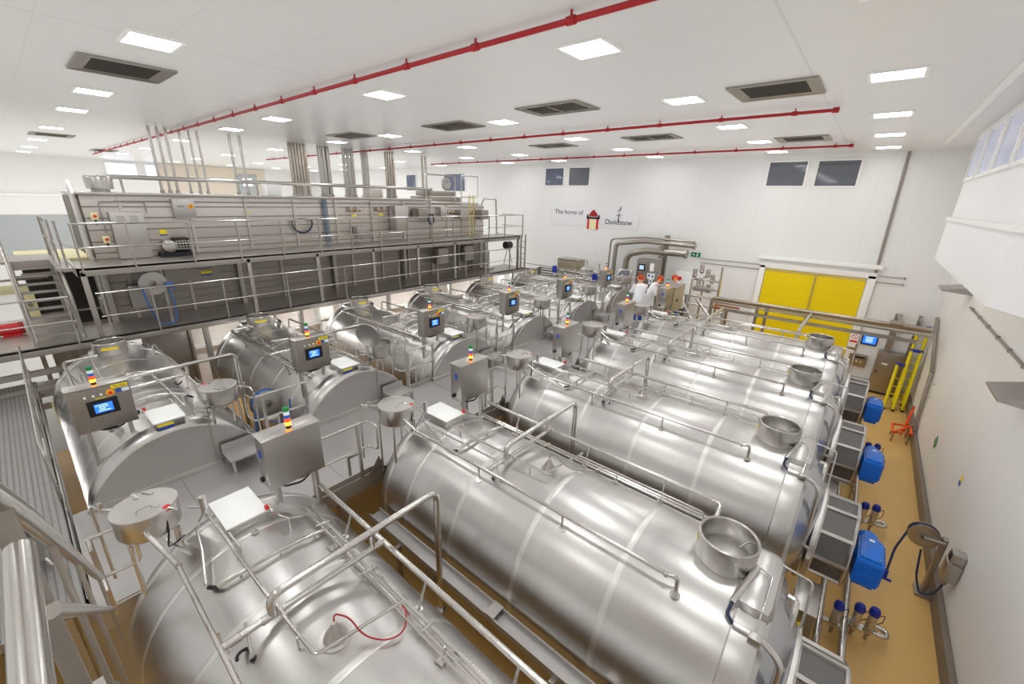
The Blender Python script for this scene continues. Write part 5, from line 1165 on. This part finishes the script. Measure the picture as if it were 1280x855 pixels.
single('process_panel', 'control cabinet', (-7.3, 18.2, 0), 'tall steel control panel with lit blue screen by the back wall', None,
       part('body', MB().box((-7.28, 18.2, .95), (.95, .5, 1.9), bev=.02), 'cab_dark'), part('door', MB().box((-7.50, 17.94, .98), (.44, .03, 1.7), bev=.01).box((-7.04, 17.94, .98), (.44, .03, 1.7), bev=.01), 'cab_dark'),
       part('screen_bezel', MB().box((-7.50, 17.915, 1.55), (.32, .03, .30), bev=.01), 'black', part('display', MB().box((-7.50, 17.897, 1.55), (.20, .01, .18)), 'screen_dim', smooth=0)),
       part('notice', MB().box((-7.04, 17.915, 1.60), (.18, .012, .34)).box((-7.04, 17.912, 1.22), (.34, .012, .24)).box((-7.02, 17.912, .98), (.18, .012, .22)), 'white', part('notice_symbol', MB().box((-7.12, 17.903, 1.24), (.08, .008, .10)).box((-6.96, 17.903, 1.22), (.07, .008, .10)).box((-7.02, 17.903, 1.0), (.06, .008, .10)), 'labelblue', smooth=0), smooth=0),
       part('push_button', MB().cyl((-7.56, 17.92, 1.30), (-7.56, 17.88, 1.30), .03, 10).cyl((-7.42, 17.92, 1.16), (-7.42, 17.88, 1.16), .03, 10), 'orange'))
single('operator_console', 'console', (-8.1, 17.6, 0), 'small tilted operator console on a post left of the tall panel', None, part('post', MB().box((-8.1, 17.7, .5), (.14, .14, 1.0)), 'steel'),
       part('head', MB().box((-8.1, 17.55, 1.22), (.62, .10, .42), rotm(-.5, 0, 0), .02), 'steel', part('display', MB().box((-8.1, 17.485, 1.24), (.50, .012, .32), rotm(-.5, 0, 0), .004), 'glass_dark')), part('shelf', MB().box((-8.1, 17.5, .98), (.66, .4, .04), bev=.01), 'steel'))
single('white_wall_box', 'electrical box', (-6.2, YB-.3, 0), 'pale wall box with red stop button right of the tall panel', None, part('case', MB().box((-6.15, YB-.2, .85), (.7, .3, 1.0), bev=.015), 'white'), part('stop_button', MB().cyl((-6.28, YB-.36, 1.05), (-6.28, YB-.44, 1.05), .09, 16), 'redbright'), part('stand', MB().box((-6.15, YB-.2, -.9), (.5, .2, 2.5)), 'cab_dark'))
# manifold rack right of it
mf = MB(); mv = MB()
for q in range(4): mf.tube([(-5.3, 18.0, .3+.35*q), (-4.2, 18.0, .3+.35*q)], .045, 8)
for x in (-5.3, -4.85, -4.2): mf.tube([(x, 18.0, -1.0), (x, 18.0, 1.5)], .035, 8)
mf.tube([(-4.2, 17.9, -1.0), (-4.2, 17.9, 1.95)], .04, 8)
for q, (x, z) in enumerate(((-5.2, 1.5), (-4.95, 1.7), (-4.7, 1.55), (-4.5, 1.35), (-5.0, 1.15), (-4.6, .95))): mv.cyl((x, 17.9, z), (x, 17.9, z+.26), .09, 12).ball((x, 17.9, z), .10, 10)
single('pipe_manifold', 'manifold', (-4.8, 18, ZF), 'upright rack of valves and pipes on the back wall left of the yellow door', None, part('frame', mf, 'pipe'), part('valve', mv, 'pipe'), part('tray', MB().box((-4.8, 17.95, 1.0), (.7, .4, .18), bev=.02), 'steel'), part('stand', MB().box((-5.25, 18.0, -1.6), (.08, .08, 1.2)).box((-4.25, 18.0, -1.6), (.08, .08, 1.2)), 'cab_dark'))
# long trough rack before the yellow door
px = MB().tube([(-4.05, 16.6, -.2), (-4.05, 16.6, .98), (1.95, 16.6, 1.02)], .06, 10, bend=.15).tube([(-4.0, 16.72, .9), (1.95, 16.72, .92)], .05, 8)
px.box((-1.0, 16.85, .80), (6.0, .30, .06)).box((-1.0, 16.5, .62), (5.4, .10, .10))
pl_ = MB()
for x in (-2.55, -2.25, 1.9): pl_.box((x, 16.75 if x < 0 else 19.6, -.65), (.09, .09, 3.0))
pl_.box((1.35, 19.62, -.65), (.18, .10, 2.9)).box((1.35, 18.2, .78), (.10, 2.9, .08)).box((1.9, 18.2, .78), (.08, 2.9, .08))
single('pipe_bridge', 'pipe rack', (-1, 16.7, ZF), 'long brown-grey pipe bridge crossing in front of the yellow door', None, part('pipe', px, 'duct'), part('leg', pl_, 'cab_dark'),
       part('strut', MB().tube([(-.95, 16.6, .95), (-1.05, 15.0, .75), (-1.1, 14.9, -.1)], .05, 8, bend=.1), 'pipe'), part('fitting', MB().cyl((1.0, 16.6, 1.05), (1.3, 16.6, 1.05), .09, 12), 'cab_dark'))
single('short_pipe', 'pipe', (-3.5, 16.9, .5), 'short copper-red pipe stub beside the pipe bridge corner', None, part('pipe', MB().tube([(-4.1, 17.1, .52), (-3.1, 17.1, .48)], .06, 10).tube([(-4.1, 17.25, .60), (-3.2, 17.25, .58)], .04, 8), 'copper'), part('stand', MB().box((-3.6, 17.15, -.85), (.08, .2, 2.6)), 'cab_dark'))
single('pipe_stand', 'pipe', (-3.6, 15.4, -.5), 'sloping pipe frame at the deck corner left of the pipe bridge', None, part('pipe', MB().tube([(-4.6, 15.0, .1), (-3.4, 15.6, .7), (-3.3, 15.65, -.3)], .05, 10, bend=.1).tube([(-5.2, 16.2, 1.0), (-4.1, 15.4, .0)], .045, 8).tube([(-4.6, 16.4, .9), (-3.7, 16.2, .05)], .05, 8).tube([(-5.4, 14.9, .2), (-5.0, 14.7, .55), (-3.0, 14.9, .32), (.0, 14.9, .28)], .04, 8, bend=.15).tube([(-5.2, 15.1, .05), (-.4, 15.1, .05)], .035, 8), 'pipe'),
       part('foot', MB().box((-3.3, 15.65, -1.2), (.10, .10, 1.9)).box((-.3, 15.0, -1.0), (.10, .10, 2.2)).box((-4.9, 15.0, -1.0), (.10, .10, 2.2)), 'cab_dark'))
cbx('side_cabinet', 'cabinet', (-5.0, 14.75, 1.12), (.62, 1.0, .85), 'pale bronze steel cabinet behind the farthest right-row cabinet', None, 'bronze', part('top', MB().box((-5.0, 14.75, 1.555), (.66, 1.04, .03)), 'cab'), part('stand', MB().box((-5.0, 14.45, .34), (.08, .08, .72)).box((-5.0, 15.05, .34), (.08, .08, .72)), 'cab_dark'), part('side_plug', MB().box((-4.68, 14.55, 1.1), (.04, .08, .08)), 'black'))
cbx('steel_box', 'equipment box', (-11.6, 18.6, 1.05), (1.15, .8, .72), 'bronze-coloured steel box on the far landing below the wall sign', None, 'bronze', part('top', MB().box((-11.6, 18.6, 1.42), (1.2, .85, .03)), 'cab'), part('stand', MB().box((-11.95, 18.6, .34), (.10, .10, .70)).box((-11.25, 18.6, .34), (.10, .10, .70)), 'cab_dark'))
# far landing
fl_ = MB().box((-9.9, 18.5, -.03), (8.4, 1.9, .06))
frl = MB().tube([(-14.2, 17.6, 1.05), (-8.3, 17.6, 1.05)], .022, 8).tube([(-14.2, 17.6, .72), (-8.3, 17.6, .72)], .018, 8).tube([(-14.2, 17.6, .40), (-8.3, 17.6, .40)], .018, 8)
single('far_landing', 'walkway', (-10, 17.9, ZF), 'steel landing along the back wall behind the last left vat', None, part('deck_plate', fl_, 'deck'), part('leg', MB().box((-13.8, 17.9, -1.1), (.12, .12, 2.1)).box((-6.2, 17.9, -1.1), (.12, .12, 2.1)), 'gantry'))
single('guard_rail', 'railing', (-11, 17.6, 0), 'three-bar guard rail on the far landing below the wall sign', None, part('rail', frl, 'pipe'), *[part('post', MB().box((x, 17.6, .54), (.045, .045, 1.08)), 'gantry') for x in (-14.15, -12.8, -11.4, -9.9, -8.4)])
pi_ = MB()
for q in range(5): pi_.tube([(-13.6+.2*q, 17.3+.04*q, .5+.12*q), (-8.6, 17.3+.04*q, .5+.12*q)], .045, 8)
single('pipe_run', 'pipe', (-11, 17, .4), 'stack of horizontal pipes on the far landing behind the left vats', None, part('pipe', pi_, 'pipe'), part('support', MB().box((-12.8, 17.4, -.6), (.08, .3, 3.1)).box((-9.4, 17.4, -.6), (.08, .3, 3.1)), 'cab_dark'))
def pumpset(x, y, lab):
    single('blue_pump', 'pump', (x, y, 0), lab, 'blue pumps on the far landing', part('motor_barrel', MB().cyl((x, y, .86), (x, y, 1.14), .12, 18), 'bluedark'), part('end_cap', MB().cyl((x, y, 1.14), (x, y, 1.18), .10, 18), 'bluedark'), part('pump_head', MB().cyl((x, y, .76), (x, y, .86), .14, 18), 'pipe'), part('stand', MB().box((x, y, .38), (.3, .3, .76)), 'cab'))
pumpset(-11.76, 17.35, 'blue pump motor on the far landing below the left end of the wall sign'); pumpset(-9.15, 16.75, 'blue pump motor behind the screen cabinet of the fifth left vat')
single('vessel_group', 'vessel', (-10.3, 18.3, 0), 'pair of squat steel vessels on the far landing right of the bronze box', None, part('vessel', MB().lathe((-10.5, 18.3, 0), [(0, .5), (.32, .5), (.34, 1.05), (.2, 1.18), (0, 1.2)], 'z', 24).lathe((-9.85, 18.4, 0), [(0, .5), (.28, .5), (.30, 1.0), (.15, 1.12), (0, 1.14)], 'z', 24), 'steel'), part('stem', MB().cyl((-10.5, 18.3, 1.18), (-10.5, 18.3, 1.5), .03, 8).cyl((-9.85, 18.4, 1.1), (-9.85, 18.4, 1.4), .03, 8), 'pipe'), part('stand', MB().box((-10.5, 18.3, .25), (.4, .4, .5)).box((-9.85, 18.4, .25), (.4, .4, .5)), 'cab_dark'))
# dark winch-like spool and post ladder by the far gantry column
single('spool', 'hose reel', (-15.2, 17.6, .9), 'dark coiled spool hanging at the far end of the lower gantry', None, part('coil', MB().lathe((-15.0, 17.5, 1.9), [(.08, -.20), (.20, -.20), (.20, .20), (.08, .20)], 'y', 24), 'black'), part('stand', MB().tube([(-15.0, 17.5, 1.9), (-15.0, 17.2, .9)], .025, 8).tube([(-15.0, 17.5, 1.9), (-15.0, 17.9, .9)], .025, 8), 'cab'))
ml = MB()
for y in (17.1, 17.45): ml.box((-13.75, y, 1.0), (.06, .06, 3.1))
mr = MB()
for q in range(9): mr.cyl((-13.75, 17.1, -.2+.3*q), (-13.75, 17.45, -.2+.3*q), .016, 8)
single('fixed_ladder', 'ladder', (-13.75, 17.3, ZF), 'narrow steel ladder rising beside the last gantry column', None, part('stile', ml, 'gantry'), part('rung', mr, 'gantry'), part('foot', MB().box((-13.75, 17.27, -1.3), (.1, .5, 1.7)), 'gantry'))

# ================================================================== PEOPLE
def skin_body(edges, verts, radii):
    me = bpy.data.meshes.new('body'); me.from_pydata(verts, edges, []); o = bpy.data.objects.new('body', me); col.objects.link(o)
    s = o.modifiers.new('skin', 'SKIN'); s.use_smooth_shade = True
    for i, r in enumerate(radii): me.skin_vertices[0].data[i].radius = (r, r) if not isinstance(r, tuple) else r
    me.skin_vertices[0].data[0].use_root = True
    u = o.modifiers.new('sub', 'SUBSURF'); u.levels = 2; u.render_levels = 2
    dg = bpy.context.evaluated_depsgraph_get(); dg.update()
    out = bpy.data.meshes.new_from_object(o.evaluated_get(dg)); bpy.data.objects.remove(o); return out
def person(loc, rz, label, lean=0.0, armf=.5, arml=.3, head_turn=0.0, trousers=True):
    """standing figure 1.75 m tall facing +y; lean tips the trunk forward, arms bend at the elbow"""
    V = []; E_ = []; R = []
    def v(p, r, parent=None):
        V.append(Vector(p)); R.append(r)
        if parent is not None: E_.append((parent, len(V)-1))
        return len(V)-1
    def L(p):                                  # lean the part above the hips
        p = Vector(p); q = p - Vector((0, 0, .95)); return Matrix.Rotation(-lean, 3, 'X') @ q + Vector((0, 0, .95))
    pel = v((0, 0, .95), .135); bel = v(L((0, 0, 1.12)), .125, pel); ch = v(L((0, .01, 1.32)), .15, bel); nk = v(L((0, .01, 1.47)), .06, ch); hd0 = v(L((0, .03, 1.55)), .075, nk); hd = v(L((0, .035, 1.66)), .10, hd0); v(L((0, .02, 1.735)), .06, hd)
    hands = []
    for s_, a in ((-1, armf), (1, arml)):
        sh = v(L((s_*.19, .0, 1.40)), .065, ch); el = v(L((s_*.25, .05+.12*a, 1.14)), .045, sh); hx = L((s_*.22, .12+.36*a, .98+.22*a)); wr = v(hx, .030, el)
        d = (V[wr]-V[el]).normalized(); side = Vector((1, 0, 0)); pm = v(V[wr]+d*.07, .030, wr)
        for q, (o_, ln) in enumerate(((-.027, .062), (-.009, .072), (.009, .068), (.027, .052))):
            k1 = v(V[pm]+d*.03+side*o_, .0095, pm); k2 = v(V[k1]+d*ln*.55+Vector((0, 0, -.008)), .0088, k1); v(V[k2]+d*ln*.45+Vector((0, 0, -.018)), .0075, k2)
        t1 = v(V[wr]+d*.035-side*s_*.032, .011, pm); v(V[t1]+d*.04-side*s_*.012, .009, t1)
    for s_ in (-1, 1):
        hp_ = v((s_*.095, 0, .90), .10, pel); kn_ = v((s_*.11, .025, .50), .062, hp_); an = v((s_*.115, -.01, .09), .042, kn_); v((s_*.125, .13, .035), .036, an)
    me = skin_body(E_, [tuple(p) for p in V], R); me.materials.clear(); me.materials.append(M['skin'])
    for p in me.polygons: p.use_smooth = True
    root = link('person', None, None, loc, rz); tag(root, label, 'person', None)
    link('body', me, root)
    # face
    fc = MB()
    for s_ in (-1, 1): fc.ball(tuple(L((s_*.034, .118, 1.655))), .010, 8)
    link('eyes', fc.mesh('eyes', M['black']), root)
    ns = MB().ball(tuple(L((0, .135, 1.625))), .016, 8, (.8, 1, 1.4)); ns.ball(tuple(L((-.098, .03, 1.635))), .022, 8, (.5, .8, 1.4)).ball(tuple(L((.098, .03, 1.635))), .022, 8, (.5, .8, 1.4))
    link('nose_and_ears', ns.mesh('nose_and_ears', M['skin']), root)
    link('mouth', MB().box(tuple(L((0, .122, 1.585))), (.045, .008, .010), bev=.003).mesh('mouth', M['redbright']), root)
    hn = MB(); T = MB().lathe((0, 0, 0), [(.108, -.03), (.118, .01), (.116, .05), (.095, .10), (.05, .13), (0, .138)], 'z', 24)
    hn.add([L(Vector(q)+Vector((0, .015, 1.655))) for q in T.v], T.f); link('hair_cover', hn.mesh('hair_cover', M['hairnet']), root)
    ed_ = MB()
    for s_ in (-1, 1): ed_.ball(tuple(L((s_*.112, .02, 1.64))), .040, 12, (.6, 1, 1.2))
    link('ear_defenders', ed_.mesh('ear_defenders', M['hivis']), root)
    # knee-length coat: lofted ellipses plus sleeves
    ct = MB(); rings = [(.50, .245, .195, 0), (.72, .235, .19, 0), (.95, .225, .185, 0), (1.10, .20, .165, 1), (1.28, .215, .165, 1), (1.40, .215, .145, 1), (1.46, .135, .105, 1), (1.49, .078, .074, 1)]
    n = 28; vs = []
    for z, rx, ry, up__ in rings:
        for q in range(n):
            a = 2*PI*q/n; p = Vector((rx*math.cos(a), ry*math.sin(a)+.005, z)); vs.append(L(p) if up__ else p)
    fs = [(j*n+q, j*n+(q+1) % n, (j+1)*n+(q+1) % n, (j+1)*n+q) for j in range(len(rings)-1) for q in range(n)]
    ct.add(vs, fs)
    for s_, a in ((-1, armf), (1, arml)):
        A = L((s_*.165, .0, 1.405)); B = L((s_*.25, .05+.12*a, 1.14)); C_ = L((s_*.222, .11+.34*a, .99+.22*a))
        ct.tube([A, A*.5+B*.5, B, B*.45+C_*.55, C_], [.10, .085, .070, .060, .054], 14)
    link('coat', ct.mesh('coat', M['coat'], 60), root)
    cg = MB().tube([L((0, .085+.0, 1.40)), L((0, .155, 1.28)), L((0, .158, 1.1)), (0, .163, .95), (0, .172, .52)], .006, 6)
    link('coat_front_seam', cg.mesh('coat_front_seam', M['labelpale']), root)
    tr = MB()
    for s_ in (-1, 1): tr.tube([(s_*.095, 0, .88), (s_*.105, .012, .68), (s_*.11, .022, .48), (s_*.115, .0, .25), (s_*.116, -.01, .10)], [.10, .095, .082, .072, .070], 16)
    link('trousers', tr.mesh('trousers', M['navy'], 60), root)
    bo = MB()
    for s_ in (-1, 1): bo.tube([(s_*.116, -.015, .16), (s_*.117, -.01, .06)], [.062, .060], 14).box((s_*.122, .05, .045), (.095, .27, .09), bev=.035)
    link('boots', bo.mesh('boots', M['boot'], 60), root)
    return root
person((-6.06, 14.59, 0), .75, 'person in white coat and blue trousers standing on the walkway, seen from behind', .06, .7, .6)
person((-6.0, 15.35, 0), -1.25, 'person in white coat and red hair cover bending over, left of the bronze cabinet', .45, .9, .9)
person((-5.12, 16.15, -.02), 1.9, 'person in white coat mostly hidden behind the bronze cabinet', .35, .9, .9)
single('plank_platform', 'platform', (-4.4, 15.9, ZF), 'small steel platform behind the bronze cabinet', None, part('plate', MB().box((-4.8, 16.15, -.05), (1.1, .8, .06)), 'deck'), part('leg', MB().box((-5.1, 16.15, -1.12), (.1, .1, 2.06)).box((-4.5, 16.15, -1.12), (.1, .1, 2.06)), 'gantry'))
